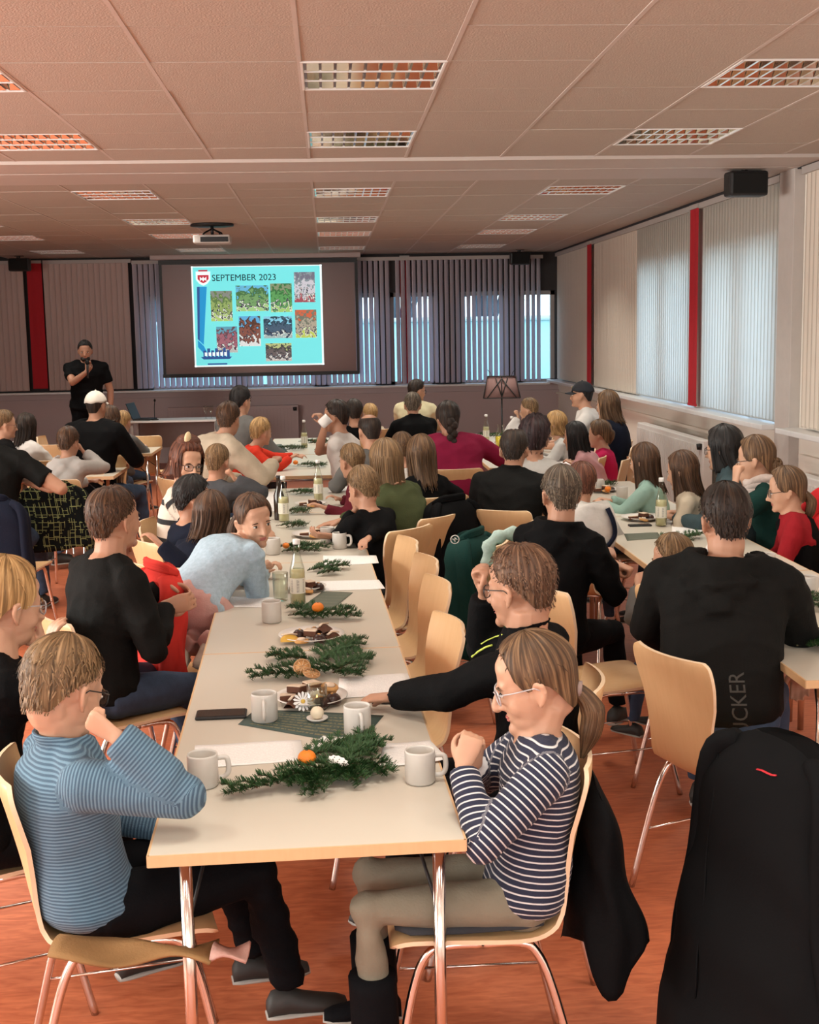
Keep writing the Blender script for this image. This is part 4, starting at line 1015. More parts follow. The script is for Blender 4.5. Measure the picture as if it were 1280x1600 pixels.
        g = G(); P = [[H+R @ (np.array([(.072)*math.sin(u)*(1-.15*v), k0*(.075*math.cos(u)*(1+.0*v)+.010+.075*v*math.cos(u*.8)), .030-.018*v-.012*math.sin(u)**2])*hs) for v in np.linspace(0, 1, 5)] for u in np.linspace(-1.3, 1.3, 13)]
        g.grid(np.array(P)); o2 = g.obj('brim', m, None); o2.data.transform(Matrix.Translation(-Vector(rp))); o2.parent = o; md = o2.modifiers.new('s', 'SOLIDIFY'); md.thickness = .004
        g = G(); g.ell(H+R @ (np.array([0, 0, .128])*hs), (.008,)*3, 5, 8); o2 = g.obj('button', m, None); o2.data.transform(Matrix.Translation(-Vector(rp))); o2.parent = o
        if c.get('badge'):
            g = G(); g.ell(H+R @ (np.array([0, .092, .065])*hs), (.02, .004, .014), 6, 10, R); o2 = g.obj('badge', mat('badge', c['badge'], .6), None); o2.data.transform(Matrix.Translation(-Vector(rp))); o2.parent = o
    if d.get('chair', True) and not stand:
        cy = d.get('cyaw', d.get('yaw', 0)); ca = R_(cy); cb = np.array([math.sin(ca), math.cos(ca), 0])
        cc = Pv+cb*(.075*s)
        if 'chairat' in d: cc = np.array(d['chairat'], float)
        chair(cc[0], cc[1], cy, d.get('clab', 'beech chair of the '+' '.join(d['label'].split()[:12])))
    PEOPLE.append((d['label'], s, round(H[2], 2)))
    return dict(root=root, H=H, R=R, P=Pv, N=N, b=b, sx=sx, s=s, arms=arms, rp=rp, spine=spine, Xt=Xt, D=D)
M_DENIM = mat('denim', (.035, .06, .11), .9, var=.35, scale=30, bump=.3, bscale=300)
M_BLKT = mat('black_trousers', (.004, .004, .005), .9, var=.3, bump=.3, bscale=200)
M_GREYT = mat('grey_trousers', (.07, .07, .075), .9, var=.2, bump=.3)
M_SHOE = mat('dark_shoe', (.025, .022, .02), .6, var=.3)
M_SHOEL = mat('light_shoe', (.50, .44, .36), .7, var=.3, scale=30, bump=.4, bscale=120)
def cloth(n, c, **k):
    a = dict(rough=.95, var=.18, scale=14, bump=.35, bscale=160, sheen=.0); a.update(k); r = a.pop('rough'); return mat('cloth_'+n, c, r, **a)
C_black = cloth('black', (.0036, .0036, .0041)); C_char = cloth('charcoal', (.0085, .0085, .0082)); C_navy = cloth('navy', (.007, .009, .019)); C_green = cloth('bottle_green', (.008, .035, .030))
C_white = cloth('white', (.62, .58, .55)); C_beige = cloth('beige', (.50, .42, .32)); C_cream = cloth('cream', (.58, .52, .34)); C_red = cloth('red', (.52, .035, .018)); C_maroon = cloth('raspberry', (.235, .014, .050))
C_olive = cloth('olive', (.055, .065, .028)); C_grey = cloth('grey', (.12, .115, .11)); C_lgrey = cloth('pale_grey', (.42, .40, .38)); C_mint = cloth('mint', (.24, .36, .31)); C_pink = cloth('rose', (.52, .28, .29)); C_mag = cloth('magenta', (.55, .02, .10))
C_denim = cloth('dark_denim', (.045, .070, .078)); C_wine = cloth('wine', (.10, .012, .020)); C_paleb = cloth('pale_blue', (.34, .44, .52), scale=60, var=.25); C_dgrey = cloth('dark_grey', (.055, .055, .06)); C_legp = cloth('rose_leggings', (.50, .30, .27))
C_sage = cloth('sage', (.20, .175, .13)); C_scarlet = cloth('scarlet', (.62, .03, .035)); C_teal = cloth('teal', (.035, .06, .065)); C_redd = cloth('dark_red', (.26, .012, .018))
S_girl = mat_stripe('navy_white_stripe', (.014, .017, .040), (.60, .58, .58), .0155, .15, soft=.10)
S_boy = mat_stripe('blue_fine_stripe', (.042, .085, .135), (.12, .21, .285), .0085, .30, soft=.22)
S_woman = mat_stripe('white_black_band', (.60, .55, .47), (.012, .012, .014), .105, .26, soft=.03, phase=.1)
hb = -60
WHO = {}
# ---- nearest people
WHO['boy'] = person(dict(label='boy in a fine-striped blue pullover leaning on the near table corner', head=(102, 1080, 2.98), kid=True, tl=.47, kz=.075, lw=1.12, yaw=62, face=38, pitch=20, roll=6, lean=-5, top=S_boy, legs=M_BLKT, hs=1.0, w=1.06, s=.84, collar=True,
    hair=('sand', 'short', dict(t=.013, tl=.034, tufts=420)), glasses='dark', skin='b', hands=dict(R=dict(px=(180, 1150, 2.80), pose='fist', dir=(-.55, .15, .35), palm=(-.2, .8, .5), hint=(1.0, -.1, -.9), cuff=.97), L=dict(lap=True)), v=.005, cyaw=78, chairat=(*atz(192, 1416, .455)[:2], 0), clab='beech chair at the lower left under the boy in blue', fold=.0055, shin=.10, toe=(1, .2, 0)))
WHO['striped'] = person(dict(label='girl in a navy and white striped shirt with glasses and a low ponytail', head=(834, 1066, 2.92), kid=True, tl=.47, kz=.085, yaw=-88, face=-82, pitch=16, roll=-2, lean=-6, top=S_girl, legs=C_sage, hs=.98, s=.79, w=.94,
    hair=('mid', 'pony', dict(tie=(0, -.098, -.045), len=.17, front=46, top=.2, t=.009)), glasses='silver', skin='b', hands=dict(L=dict(px=(724, 1196, 2.86), pose='clasp', dir=(.35, .15, .95), palm=(.2, .95, 0), hint=(-.9, -.5, -1.0), cuff=.96), R=dict(px=(742, 1192, 2.94), pose='clasp', dir=(-.1, -.2, .95), palm=(.1, -.95, .1), hint=(-.6, .7, -1.0), cuff=.96)), v=.0045, cyaw=-90, chairat=(*atz(742, 1410, .46)[:2], 0), clab='beech chair with a dark seat pad under the girl in stripes', fold=.005, shin=-.02, toe=(-1, 0, 0), lw=.98, shoes=M_BLKT))
WHO['glasses'] = person(dict(label='man with thinning grey-brown hair, glasses and a black jacket, arm along the table', head=(812, 918, 3.55), yaw=-62, face=-48, pitch=6, lean=2, top=C_black, legs=M_BLKT, w=1.08, collar=True,
    hair=('gbrown', 'short', dict(bald=6, t=.010, front=42, tl=.018, lift=.3, tufts=420)), glasses='dark', hands=dict(L=dict(tz=(606, 1092), pose='relax', dir=(-1, .1, -.05), cuff=.98), R=dict(px=(757, 925, 3.75), pose='fist', dir=(-.3, -.1, .9), palm=(.6, -.4, .1), hint=(-.8, .8, -.6))), v=.005, cyaw=-82, neck=1.12, chairat=(.50, 3.62, 0)))
WHO['blonde'] = person(dict(label='blonde woman in black at the left edge with her hand at her chin', head=(10, 944, 3.42), yaw=58, face=48, pitch=8, lean=12, top=C_black, legs=M_BLKT, hair=('blond', 'bun', dict(at=(0, -.095, .01), r=.035, front=48, t=.013, top=.2, tl=.05)), glasses='silver', skin='b',
    hands=dict(R=dict(px=(66, 1010, 3.50), pose='fist', dir=(-.2, .1, .9), palm=(-.6, -.2, .3), hint=(.8, 0, -.9)), L=dict(px=(90, 1030, 3.75), pose='relax', dir=(-.1, -.3, .9))), v=.0055, cyaw=65, chairat=(*atz(-25, 1330, .455)[:2], 0)))
WHO['manblack'] = person(dict(label='man in a black pullover with receding brown hair beside the leaning girl', head=(180, 812, 4.78), yaw=52, face=42, pitch=-2, lean=6, top=C_char, legs=M_DENIM, w=1.02, hair=('brown', 'short', dict(front=34, t=.011, bald=7, tufts=380)),
    hands=dict(R=dict(px=(258, 948, 4.80), pose='relax', dir=(.8, .3, .1), palm=(.3, .8, .1), hint=(.1, -.9, -1.0), cuff=.95), L=dict(px=(256, 915, 5.0), pose='relax', dir=(.9, -.2, -.1), palm=(.2, -.5, -.6), hint=(.2, .2, -1))), v=.005, cyaw=60, neck=1.08))
hp = aty(308, 942, 5.26)
WHO['leaning'] = person(dict(label='girl in a pale blue top and rose leggings leaning over the table, looking back', head=(397, 812, 5.50), kid=True, yaw=52, face=150, pitch=12, roll=-8, lean=55, hip=tuple(hp), top=C_paleb, legs=C_legp, s=.80, hs=.93, w=1.0, lw=1.2, hem=-.05, hipr=(.19, .165, .16), hair=('brown', 'pony', dict(tie=(.04, -.09, .0), len=.30, front=54, top=.2, t=.009)), skin='b',
    knees=[(hp[0]+.05, hp[1]+.14, .56), (hp[0]+.20, hp[1]+.06, .56)], feet=[(hp[0]-.05, hp[1]-.17, .60), (hp[0]+.05, hp[1]-.20, .62)], toe=(-.1, -1, 0), shoes=M_SHOEL, hands=dict(R=dict(px=(402, 893, 5.62), pose='fist', dir=(.6, .2, .5), hint=(.1, -.9, -1)), L=dict(px=(415, 895, 5.85), pose='grip', dir=(.5, -.2, .6), hint=(.6, .5, -1))), v=.005, chairat=(hp[0]+.06, hp[1]+.02, 0), cyaw=80, clab='beech chair the leaning girl kneels on'))
WHO['big'] = person(dict(label='big man in a black hooded jacket with grey lettering, seen from behind', head=(1132, 812, 4.32), yaw=26, face=-4, pitch=2, lean=9, top=cloth('hood_charcoal', (.0085, .0083, .0078)), legs=M_DENIM, w=1.22, belly=.4, hood=True, hair=('dark', 'short', dict(t=.012, tl=.028, tufts=420)), skin='a', neck=1.2,
    hands=dict(L=dict(px=(1062, 1010, 4.65), pose='relax', hint=(-1.3, -.3, -.3)), R=dict(px=(1262, 1110, 4.62), pose='relax', hint=(1, -.6, -.6))), v=.0058, cyaw=68, chairat=(1.27, 3.93, 0), clab='beech chair under the big man in the hooded jacket', fold=.008, fk=26))
chair(1.50, 4.86, 66, 'beech chair behind the big man, beside the small child')
WHO['greyh'] = person(dict(label='man with short grey hair in a black hooded top, fist resting in front', head=(876, 772, 5.45), yaw=40, face=-8, pitch=0, lean=10, top=C_black, legs=M_BLKT, w=1.05, hood=True, hair=('grey', 'short', dict(t=.010, tl=.02, tufts=420)), neck=1.1,
    hands=dict(R=dict(px=(932, 862, 5.45), pose='fist', dir=(.95, .1, -.1), palm=(0, .4, -.8), hint=(.3, -.9, -1)), L=dict(px=(960, 880, 5.6), pose='fist', dir=(.8, -.5, -.3))), v=.0058, cyaw=78, chairat=(*atz(948, 1058, .455)[:2], 0), clab='beech chair under the man with grey hair'))
# ---- middle distance
WHO['navyhair'] = person(dict(label='child with long brown hair in a navy sweater beside the leaning girl', head=(331, 805, 5.95), kid=True, yaw=40, face=10, top=C_navy, lean=22, hair=('brown', 'long', dict(len=.16, top=.15)), hands=dict(R=dict(px=(250, 850, 5.7)))))
WHO['blackh'] = person(dict(label='dark-haired child between the woman with glasses and the long-haired child', head=(303, 782, 6.5), kid=True, yaw=60, face=70, top=C_navy, hair=('black', 'short', dict(t=.022, tl=.05))))
WHO['woman'] = person(dict(label='woman with glasses and pinned-up auburn hair in a black and white sweater', head=(292, 724, 7.0), yaw=95, face=148, pitch=8, roll=6, top=S_woman, legs=M_BLKT, hair=('auburn', 'long', dict(len=.12, front=56, u0=.85, top=.8)), glasses='dark', skin='b', lean=5, v=.006))
person(dict(label='boy in a grey sweater with cropped hair, hand at his face', head=(341, 722, 8.0), kid=True, yaw=50, face=25, top=C_dgrey, hair=('sand', 'buzz', dict(t=.008, tl=.016)), hands=dict(R=dict(px=(366, 748, 7.9), pose='fist', dir=(-.3, 0, .6), hint=(1, 0, -.8)))))
person(dict(label='man in a beige sweater bending towards the table', head=(358, 656, 9.4), yaw=60, face=20, lean=28, top=C_beige, w=1.12, hair=('brown', 'short', {}), hands=dict(R=dict(px=(428, 722, 9.5), pose='fist', hint=(.3, -.8, -1)))))
person(dict(label='dark-haired man in a grey shirt behind the man in beige', head=(377, 628, 11.4), yaw=40, face=35, top=C_grey, hair=('black', 'short', dict(t=.018))))
person(dict(label='blond child in a red sweater reaching over the table', head=(409, 676, 10.7), kid=True, yaw=80, face=50, lean=24, top=C_red, hair=('blond', 'short', dict(t=.018, tl=.045)), hands=dict(R=dict(px=(455, 715, 10.6)), L=dict(px=(462, 712, 10.9)))))
person(dict(label='man in a white t-shirt drinking from a white cup', head=(524, 652, 9.9), yaw=-70, face=-72, pitch=0, top=C_white, sleeve='short', hair=('dark', 'short', dict(t=.014)), hands=dict(L=dict(tz=(532, 712), hint=(0, -.5, -1)), R=dict(px=(508, 664, 9.8), pose='grip', dir=(-.4, 0, .9), hint=(-.6, .3, -1)))))
person(dict(label='dark-haired person just right of the man drinking', head=(553, 645, 12.3), yaw=-10, top=C_black, hair=('dark', 'short', {})))
person(dict(label='small blond child in front of the taupe wall', head=(578, 648, 13.6), kid=True, yaw=-30, top=C_beige, hair=('blond', 'short', {})))
person(dict(label='bald man with a dark fringe of hair behind the boy with the headband', head=(577, 674, 9.0), yaw=-30, face=-20, top=C_grey, hair=('dark', 'buzz', dict(bald=46, t=.003, tl=.006, tufts=120))))
person(dict(label='man in a pale yellow shirt and glasses below the far window', head=(652, 611, 14.4), yaw=20, face=60, top=C_cream, hair=('dark', 'short', {}), glasses='dark', w=1.1))
person(dict(label='grey-haired man in a dark collared jacket before the man in yellow', head=(645, 633, 12.4), yaw=-20, face=5, top=C_black, w=1.15, hair=('grey', 'buzz', dict(t=.008)), collar=True))
WHO['braid'] = person(dict(label='woman in a raspberry top with a long dark braid', head=(700, 655, 9.6), yaw=-8, face=-10, lean=10, top=C_maroon, legs=M_BLKT, w=1.32, belly=.9, hair=('dark', 'braid', dict(len=.42, side=(-.03, 0, 0), t=.016)), hands=dict(R=dict(px=(758, 708, 9.9), hint=(1, -.5, -.5)))))
person(dict(label='child with light brown hair left of the long-haired girl', head=(628, 702, 8.7), kid=True, yaw=-20, top=C_white, hair=('mid', 'short', {})))
person(dict(label='girl with long brown hair behind the woman in olive', head=(658, 712, 8.0), kid=True, hs=1.0, yaw=-25, face=-8, top=C_black, sleeve='short', hair=('mid', 'long', dict(len=.24)), hands=dict(R=dict(px=(688, 790, 8.1), hint=(1, -.2, -.2)))))
WHO['olive'] = person(dict(label='woman with long blonde hair in an olive sweater reaching for a plate', head=(602, 722, 7.2), yaw=-48, face=-28, lean=20, top=C_olive, hair=('sand', 'long', dict(len=.34, t=.014)), hands=dict(L=dict(px=(520, 838, 6.75), pose='relax', dir=(-1, -.1, .1), palm=(.2, .5, .8), hint=(.2, -.7, -1)), R=dict(px=(528, 815, 7.2), pose='flat')), v=.006))
person(dict(label='child with a hair band and wine-red sleeves beside the blonde woman', head=(549, 722, 8.2), kid=True, yaw=-62, face=-40, lean=22, top=C_wine, hair=('sand', 'short', {}), hands=dict(L=dict(px=(505, 792, 7.9)))))
WHO['boydark'] = person(dict(label='boy with tousled light brown hair in a black sweater at the table', head=(567, 764, 6.75), kid=True, yaw=-48, face=-38, pitch=12, lean=14, top=C_black, legs=M_DENIM, w=1.05, hair=('sand', 'short', dict(t=.017, tl=.045, tufts=420)), hands=dict(L=dict(px=(556, 795, 6.8), pose='fist', dir=(-.1, .1, .8), hint=(-.6, -.5, -1)), R=dict(tz=(552, 868), pose='relax')), v=.006))
person(dict(label='man in a dark grey jacket with a bald patch on his crown', head=(804, 703, 7.35), yaw=28, face=18, lean=8, top=C_dgrey and C_char, w=1.18, collar=True, hair=('dark', 'short', dict(t=.009, bald=17, tl=.02)), legs=M_GREYT, hands=dict(L=dict(lap=True))))
person(dict(label='person with dark curly hair right of the man with the bald patch', head=(836, 688, 8.2), yaw=10, top=C_lgrey, hair=('curl', 'short', dict(t=.035, curly=True, back=140, tl=.02))))
person(dict(label='fair boy with a white collar, hand on his mouth', head=(826, 641, 12.3), kid=True, yaw=-70, face=-62, top=C_white, hair=('sand', 'short', {}), skin='b', hands=dict(L=dict(px=(810, 652, 12.2), pose='fist', dir=(-.2, 0, .9), hint=(-1, -.3, -.8)))))
person(dict(label='girl with streaked blonde hair in a pale top, leaning on the back table', head=(868, 664, 10.9), kid=True, yaw=-75, face=-60, lean=18, top=C_lgrey, hair=('blond', 'long', dict(len=.14)), skin='b'))
person(dict(label='girl in a rose sweater with long black hair, leaning on the back table', head=(898, 683, 9.9), kid=True, yaw=-70, face=-55, lean=24, top=C_pink, hair=('black', 'long', dict(len=.24)), skin='b'))
person(dict(label='girl in magenta with light brown ponytail', head=(936, 679, 10.2), kid=True, yaw=-75, face=-62, top=C_mag, hair=('mid', 'pony', dict(tie=(0, -.09, .03), len=.13)), skin='b'))
person(dict(label='man in a white t-shirt and a dark cap with a pale badge', head=(909, 617, 11.7), yaw=-75, face=-66, pitch=-2, top=C_white, sleeve='short', hair=('black', 'buzz', {}), cap=dict(n='dark', c=(.012, .013, .018), badge=(.5, .42, .25)), skin='a'))
person(dict(label='woman with long brown hair in a dark top by the right wall', head=(949, 634, 11.0), yaw=-60, face=-48, top=C_navy, hair=('mid', 'long', dict(len=.20)), skin='b'))
person(dict(label='girl with long brown hair in a mint top at the right row', head=(1006, 722, 7.75), kid=True, yaw=-65, face=-42, top=C_mint, hair=('brown', 'long', dict(len=.26)), skin='b'))
person(dict(label='girl with long dark brown hair in a cream top at the right row', head=(1066, 737, 7.2), kid=True, yaw=-70, face=-50, pitch=12, top=C_cream and C_beige, hair=('brown', 'long', dict(len=.22)), skin='b', hands=dict(L=dict(lap=True), R=dict(lap=True))))
WHO['denimw'] = person(dict(label='woman with glasses and shoulder-length black hair in a dark denim shirt', head=(1130, 702, 7.1), yaw=-62, face=-45, lean=14, top=C_denim, collar=True, hair=('black', 'long', dict(len=.17, t=.018)), glasses='dark', skin='b'))
WHO['bun'] = person(dict(label='woman with a low brown bun and pale scarf, hand at her chin', head=(1180, 718, 6.75), yaw=-68, face=-60, pitch=8, lean=12, top=C_green, hair=('mid', 'bun', dict(at=(0, -.105, -.04), r=.036, front=46, t=.012)), glasses='dark', skin='b', hands=dict(L=dict(px=(1150, 752, 6.6), pose='fist', dir=(.1, .1, .95), palm=(.6, .2, 0), hint=(-.6, -.5, -1)), R=dict(px=(1165, 760, 6.8), pose='relax', dir=(0, 0, 1)))))
WHO['redgirl'] = person(dict(label='girl with glasses and ponytail in a black pinafore with dark red sleeves', head=(1228, 766, 6.25), kid=True, yaw=-72, face=-74, pitch=10, top=C_redd, hair=('mid', 'pony', dict(tie=(0, -.10, -.03), len=.18, front=44)), glasses='dark', skin='b', hands=dict(L=dict(lap=True), R=dict(lap=True))))
person(dict(label='boy with reddish brown hair and a grey hooded top with a navy stripe', head=(908, 757, 6.9), kid=True, yaw=30, face=-12, lean=16, top=C_lgrey, hood=True, hair=('auburn', 'short', dict(t=.018)), w=1.1))
person(dict(label='small fair-haired child in front of the big man, only the head visible', head=(1049, 876, 5.15), kid=True, yaw=-40, face=-60, top=C_grey, s=.62, hs=.84, lean=20, chair=False, hair=('sand', 'short', dict(t=.015)), seat=.40))
# ---- left side
person(dict(label='person in a charcoal t-shirt at the left edge, back to the room', head=(-22, 672, 8.5), yaw=10, top=C_dgrey and C_char, sleeve='short', w=1.25, hair=('dark', 'short', {}), hands=dict(R=dict(px=(42, 752, 8.5), hint=(1, -.2, -.5)))))
person(dict(label='fair child with glasses at the left edge looking right', head=(8, 664, 10.3), kid=True, yaw=60, face=62, top=C_black, hair=('sand', 'short', {}), glasses='brown', skin='b'))
person(dict(label='girl with long dark hair in a white top at the left', head=(42, 668, 10.9), kid=True, yaw=35, face=20, top=C_white, hair=('dark', 'long', dict(len=.22)), skin='b'))
person(dict(label='boy in a pale hooded top on the chair with the patterned jacket', head=(108, 692, 9.5), kid=True, yaw=35, face=20, top=C_lgrey, hood=True, legs=M_BLKT, hair=('brown', 'short', dict(t=.014)), hands=dict(R=dict(px=(130, 706, 9.6), pose='fist', dir=(-.3, 0, .6), hint=(1, 0, -.6))), cyaw=8))
person(dict(label='man in a white cap and black sweatshirt seen from behind', head=(151, 634, 10.9), yaw=25, face=22, pitch=-2, top=C_black, w=1.12, hair=('dark', 'short', dict(t=.008)), cap=dict(n='white', c=(.62, .57, .50)), cyaw=20))
person(dict(label='brown-haired person partly behind the man in the white cap', head=(173, 656, 12.0), yaw=0, top=C_dgrey, hair=('brown', 'long', dict(len=.05))))
person(dict(label='small blond child beside the table end at the left', head=(193, 660, 12.5), kid=True, yaw=25, face=15, top=C_grey, hair=('blond', 'short', dict(t=.008)), skin='b'))
WHO['speaker'] = person(dict(label='bearded man in black standing at the back wall and speaking into a microphone', head=(133, 549, 15.6), stand=True, yaw=165, face=172, pitch=8, top=C_black, sleeve='short', legs=M_BLKT, w=1.15, skin='c', hair=('black', 'short', {}), hands=dict(R=dict(px=(137, 580, 15.3), pose='grip', dir=(.1, .1, .9), palm=(0, -.8, .2), hint=(-1, .2, -.9)))))
# ------------------------------------------------------------------ things on the tables
M_ceram = mat('stoneware', (.56, .53, .49), .35, var=.05, scale=30, spec=.5)
M_plate = mat('plate_white', (.70, .66, .62), .3, var=.02, spec=.5)
M_needle = mat('fir_needle', (.022, .068, .016), .6, var=.5, scale=60)
M_twig = mat('fir_twig', (.09, .06, .03), .8)
M_orange = mat('mandarin', (.75, .20, .015), .45, var=.12, bump=.4, bscale=260)
M_bglass = mat_glass('bottle_glass', (.93, .95, .90), .80)
M_lemon = mat('lemonade', (.62, .56, .34), .15, var=.03)
M_napkin = mat('green_napkin', (.045, .075, .062), .85, var=.5, scale=22)
def T_(x, y, dz=0): return atz(x, y, TZ+dz)

def mug_proto():
    t = empty('mug', (0, 0, 0), 0, 'x', 'mug', 'stoneware mugs on the tables')
    G().lathe([(0, .0), (.033, 0), (.0385, .006), (.0385, .08), (.0375, .085), (.0355, .085), (.0345, .08), (.0345, .010), (0, .008)], 28).obj('cup', M_ceram, t)
    G().tube(cr([(.036, 0, .070), (.058, 0, .070), (.064, 0, .055), (.063, 0, .032), (.052, 0, .020), (.036, 0, .020)], 4), .0048, 8, flat=1.4).obj('handle', M_ceram, t)
    G().lathe([(0, .052), (.0343, .052)], 20).obj('drink', mat('tea', (.26, .22, .15), .1), t)
    return t
MG = mug_proto(); mst = {}
for (x, y, a, lab) in ((318, 1228, 8, 'pale mug at the near left corner of the table beside the boy in blue'), (657, 1222, -4, 'pale mug at the near right, in front of the girl in stripes'), (414, 1126, -88, 'pale mug on the dark napkin beside the phone, handle to the front'), (559, 1147, -80, 'pale mug at the black sleeve, on the right corner of the dark napkin'),
        (425, 972, 95, 'pale mug left of the fir sprig with the mandarin, near the lemonade bottle'), (531, 857, -20, 'pale mug in front of the boy in the black sweater'), (427, 866, 60, 'pale mug behind the leaning girl'), (1198, 893, 60, 'pale mug on the right row beside the girl with dark red sleeves'), (1262, 931, 30, 'pale mug at the right edge of the photo'), (972, 780, 90, 'pale mug on the right row left of the girl in mint'), (935, 768, 40, 'pale mug at the far end of the right row'), (512, 848, 20, 'pale mug between fir sprigs behind the cookie plate in the raised hand')):
    p = T_(x, y); place(MG, mst, p, R_(a), lab)

def bottle_proto():
    t = empty('bottle', (0, 0, 0), 0, 'x', 'bottle', 'clear lemonade bottles')
    G().lathe([(0, .002), (.026, .0), (.032, .008), (.032, .135), (.030, .155), (.019, .195), (.0135, .225), (.013, .25), (.0145, .252), (.0145, .262), (.0115, .262)], 20).obj('glass', M_bglass, t)
    G().lathe([(0, .006), (.0295, .006), (.030, .13), (.0285, .150), (0, .150)], 18).obj('lemonade', M_lemon, t)
    G().lathe([(.0326, .05), (.0326, .115)], 20).obj('label', mat_paper('bottle_label', (.72, .70, .60), (.12, .12, .12), 7, amount=.5), t)
    G().lathe([(0, .276), (.014, .276), (.0155, .272), (.0155, .256), (.0145, .255)], 16).obj('cap', M_white, t)
    return t
BT = bottle_proto(); bst = {}
for (x, y, lab) in ((466, 944, 'lemonade bottle on the centre row beside the tumbler'), (444, 815, 'lemonade bottle on the centre row left of the plates'), (498, 782, 'lemonade bottle on the centre row, right of the plates'), (1033, 822, 'lemonade bottle on the right row before the girl in cream'), (760, 690, 'lemonade bottle left of the music stand pole'), (800, 694, 'lemonade bottle right of the juice carafe'), (476, 700, 'lemonade bottle on the table of the child in red')):
    place(BT, bst, T_(x, y), R_(20), lab)
t = empty('bottle', T_(437, 812), 0, 'dark brown bottle left of the lemonade bottle on the centre row', 'bottle')
G().lathe([(0, 0), (.030, 0), (.032, .008), (.032, .15), (.014, .20), (.013, .26), (0, .262)], 18).obj('glass', mat('brown_glass', (.02, .012, .008), .15), t)
G().lathe([(0, .27), (.0135, .27), (.0135, .255), (.013, .254)], 12).obj('cap', M_black, t)
# carafe of juice
t = empty('carafe', T_(783, 700), 0, 'glass carafe of yellow juice on the back right table', 'carafe')
G().lathe([(0, .002), (.045, 0), (.055, .02), (.055, .12), (.035, .17), (.030, .20), (.036, .225)], 20).obj('glass', M_bglass, t)
G().lathe([(0, .005), (.050, .01), (.052, .11), (0, .115)], 18).obj('juice', mat('juice', (.75, .55, .04), .2), t)
def tumbler(x, y, lab):
    t = empty('tumbler', T_(x, y), 0, lab, 'glass', 'clear drinking glasses')
    G().lathe([(0, .004), (.028, .0), (.030, .004), (.034, .12), (.0325, .12), (.028, .010), (0, .010)], 20).obj('glass', M_bglass, t)
tumbler(439, 938, 'clear tumbler left of the lemonade bottle before the leaning girl'); tumbler(1012, 800, 'clear tumbler on the right row beside the bottle'); tumbler(520, 700, 'clear tumbler near the man drinking')

# plates of sweets: every sweet is a thing of its own
M_cake = mat('dark_cake', (.085, .030, .014), .8, var=.4, scale=60, bump=.6); M_choc = mat('chocolate', (.030, .011, .008), .35, var=.3); M_icing = mat('icing', (.62, .48, .36), .6, var=.2, scale=60); M_bisc = mat('biscuit', (.50, .26, .09), .75, var=.35, scale=50, bump=.5); M_jam = mat('yellow_fruit', (.55, .32, .05), .5, var=.3)
def plate(x, y, r, lab, mt=None):
    t = empty('plate', T_(x, y), 0, lab, 'plate', 'plates of Christmas sweets')
    G().lathe([(0, .004), (r*.55, .002), (r*.62, .004), (r*.80, .010), (r, .020), (r*1.0, .0225), (r*.80, .014), (r*.6, .008), (0, .008)], 32).obj('dish', mt or M_plate, t)
    G().lathe([(r*.55, 0), (r*.55, .004), (r*.50, .004), (r*.50, 0)], 24).obj('foot_ring', mt or M_plate, t); return t
def slice_(p, a, tilt, lab, kind, grp):
    t = empty('cookie', p, a, lab, 'sweet', grp)
    if kind == 'square':
        t.rotation_euler = (tilt, tilt*.5, a); G().box((0, 0, .010), (.050, .040, .020)).obj('cake', M_cake, t, bevel=.003, smooth=False); G().box((0, 0, .0215), (.049, .039, .004)).obj('icing', M_icing, t, bevel=.0015, smooth=False)
    elif kind == 'dome':
        G().lathe([(0, 0), (.024, 0), (.026, .006), (.023, .018), (.014, .027), (0, .030)], 16).obj('coating', M_choc, t); G().ell((0, .002, .029), (.008, .005, .003), 5, 8).obj('nut', M_bisc, t)
    elif kind == 'round':
        t.rotation_euler = (tilt*1.5, tilt, a); G().lathe([(0, 0), (.026, .001), (.028, .006), (.024, .012), (0, .013)], 18).obj('biscuit', M_bisc, t); G().lathe([(0, .0125), (.018, .013), (.012, .018), (0, .019)], 14).obj('icing', M_icing, t)
    else:
        t.rotation_euler = (tilt, 0, a); P = [[(x, y, h*(1-(y/.020)**2)*.026) for y in np.linspace(-.020, .020, 6)] for x, h in zip(np.linspace(-.032, .032, 7), (.5, .85, 1, 1.05, 1, .85, .5))]
        P2 = [[(x, y, 0) for y in np.linspace(-.020, .020, 6)][::-1] for x in np.linspace(-.032, .032, 7)]
        G().grid(np.array([a_+b_ for a_, b_ in zip(P, P2)]), cv=True).obj('stollen', M_cake if kind == 'stollen' else M_jam, t); G().tube([(-.028, .004, .025), (0, -.004, .029), (.028, .004, .025)], .006, 6, flat=.5).obj('icing', M_icing, t)
words = dict(square='iced square of gingerbread', dome='dark chocolate dome', round='iced round biscuit', stollen='dark cake slice with icing', fruit='yellow fruit slice')
def pile(x, y, items, where, dz=.010):
    c = T_(x, y, dz)
    for k, (u, v, w, kind, pos) in enumerate(items):
        slice_(c+np.array([u, v, w]), k*1.3, .12*((k % 3)-1), '%s %s on the %s' % (words[kind], pos, where), kind, 'sweets on the plates')
plate(487, 998, .122, 'white oval-looking plate of cookies behind the fir sprig with orange slices')
pile(487, 998, [(-.08, -.03, 0, 'fruit', 'at the left rim'), (-.035, -.055, 0, 'round', 'at the front'), (.03, -.05, 0, 'dome', 'front right'), (.075, -.02, 0, 'stollen', 'at the right rim'), (-.045, .03, 0, 'dome', 'at the back left'), (.01, .055, 0, 'dome', 'at the back'), (.055, .045, 0, 'stollen', 'at the back right'), (0, 0, .012, 'square', 'in the middle'), (.045, .01, .024, 'stollen', 'on top')], 'middle cookie plate')
plate(487, 1096, .112, 'white plate of cookies next to the burning candle')
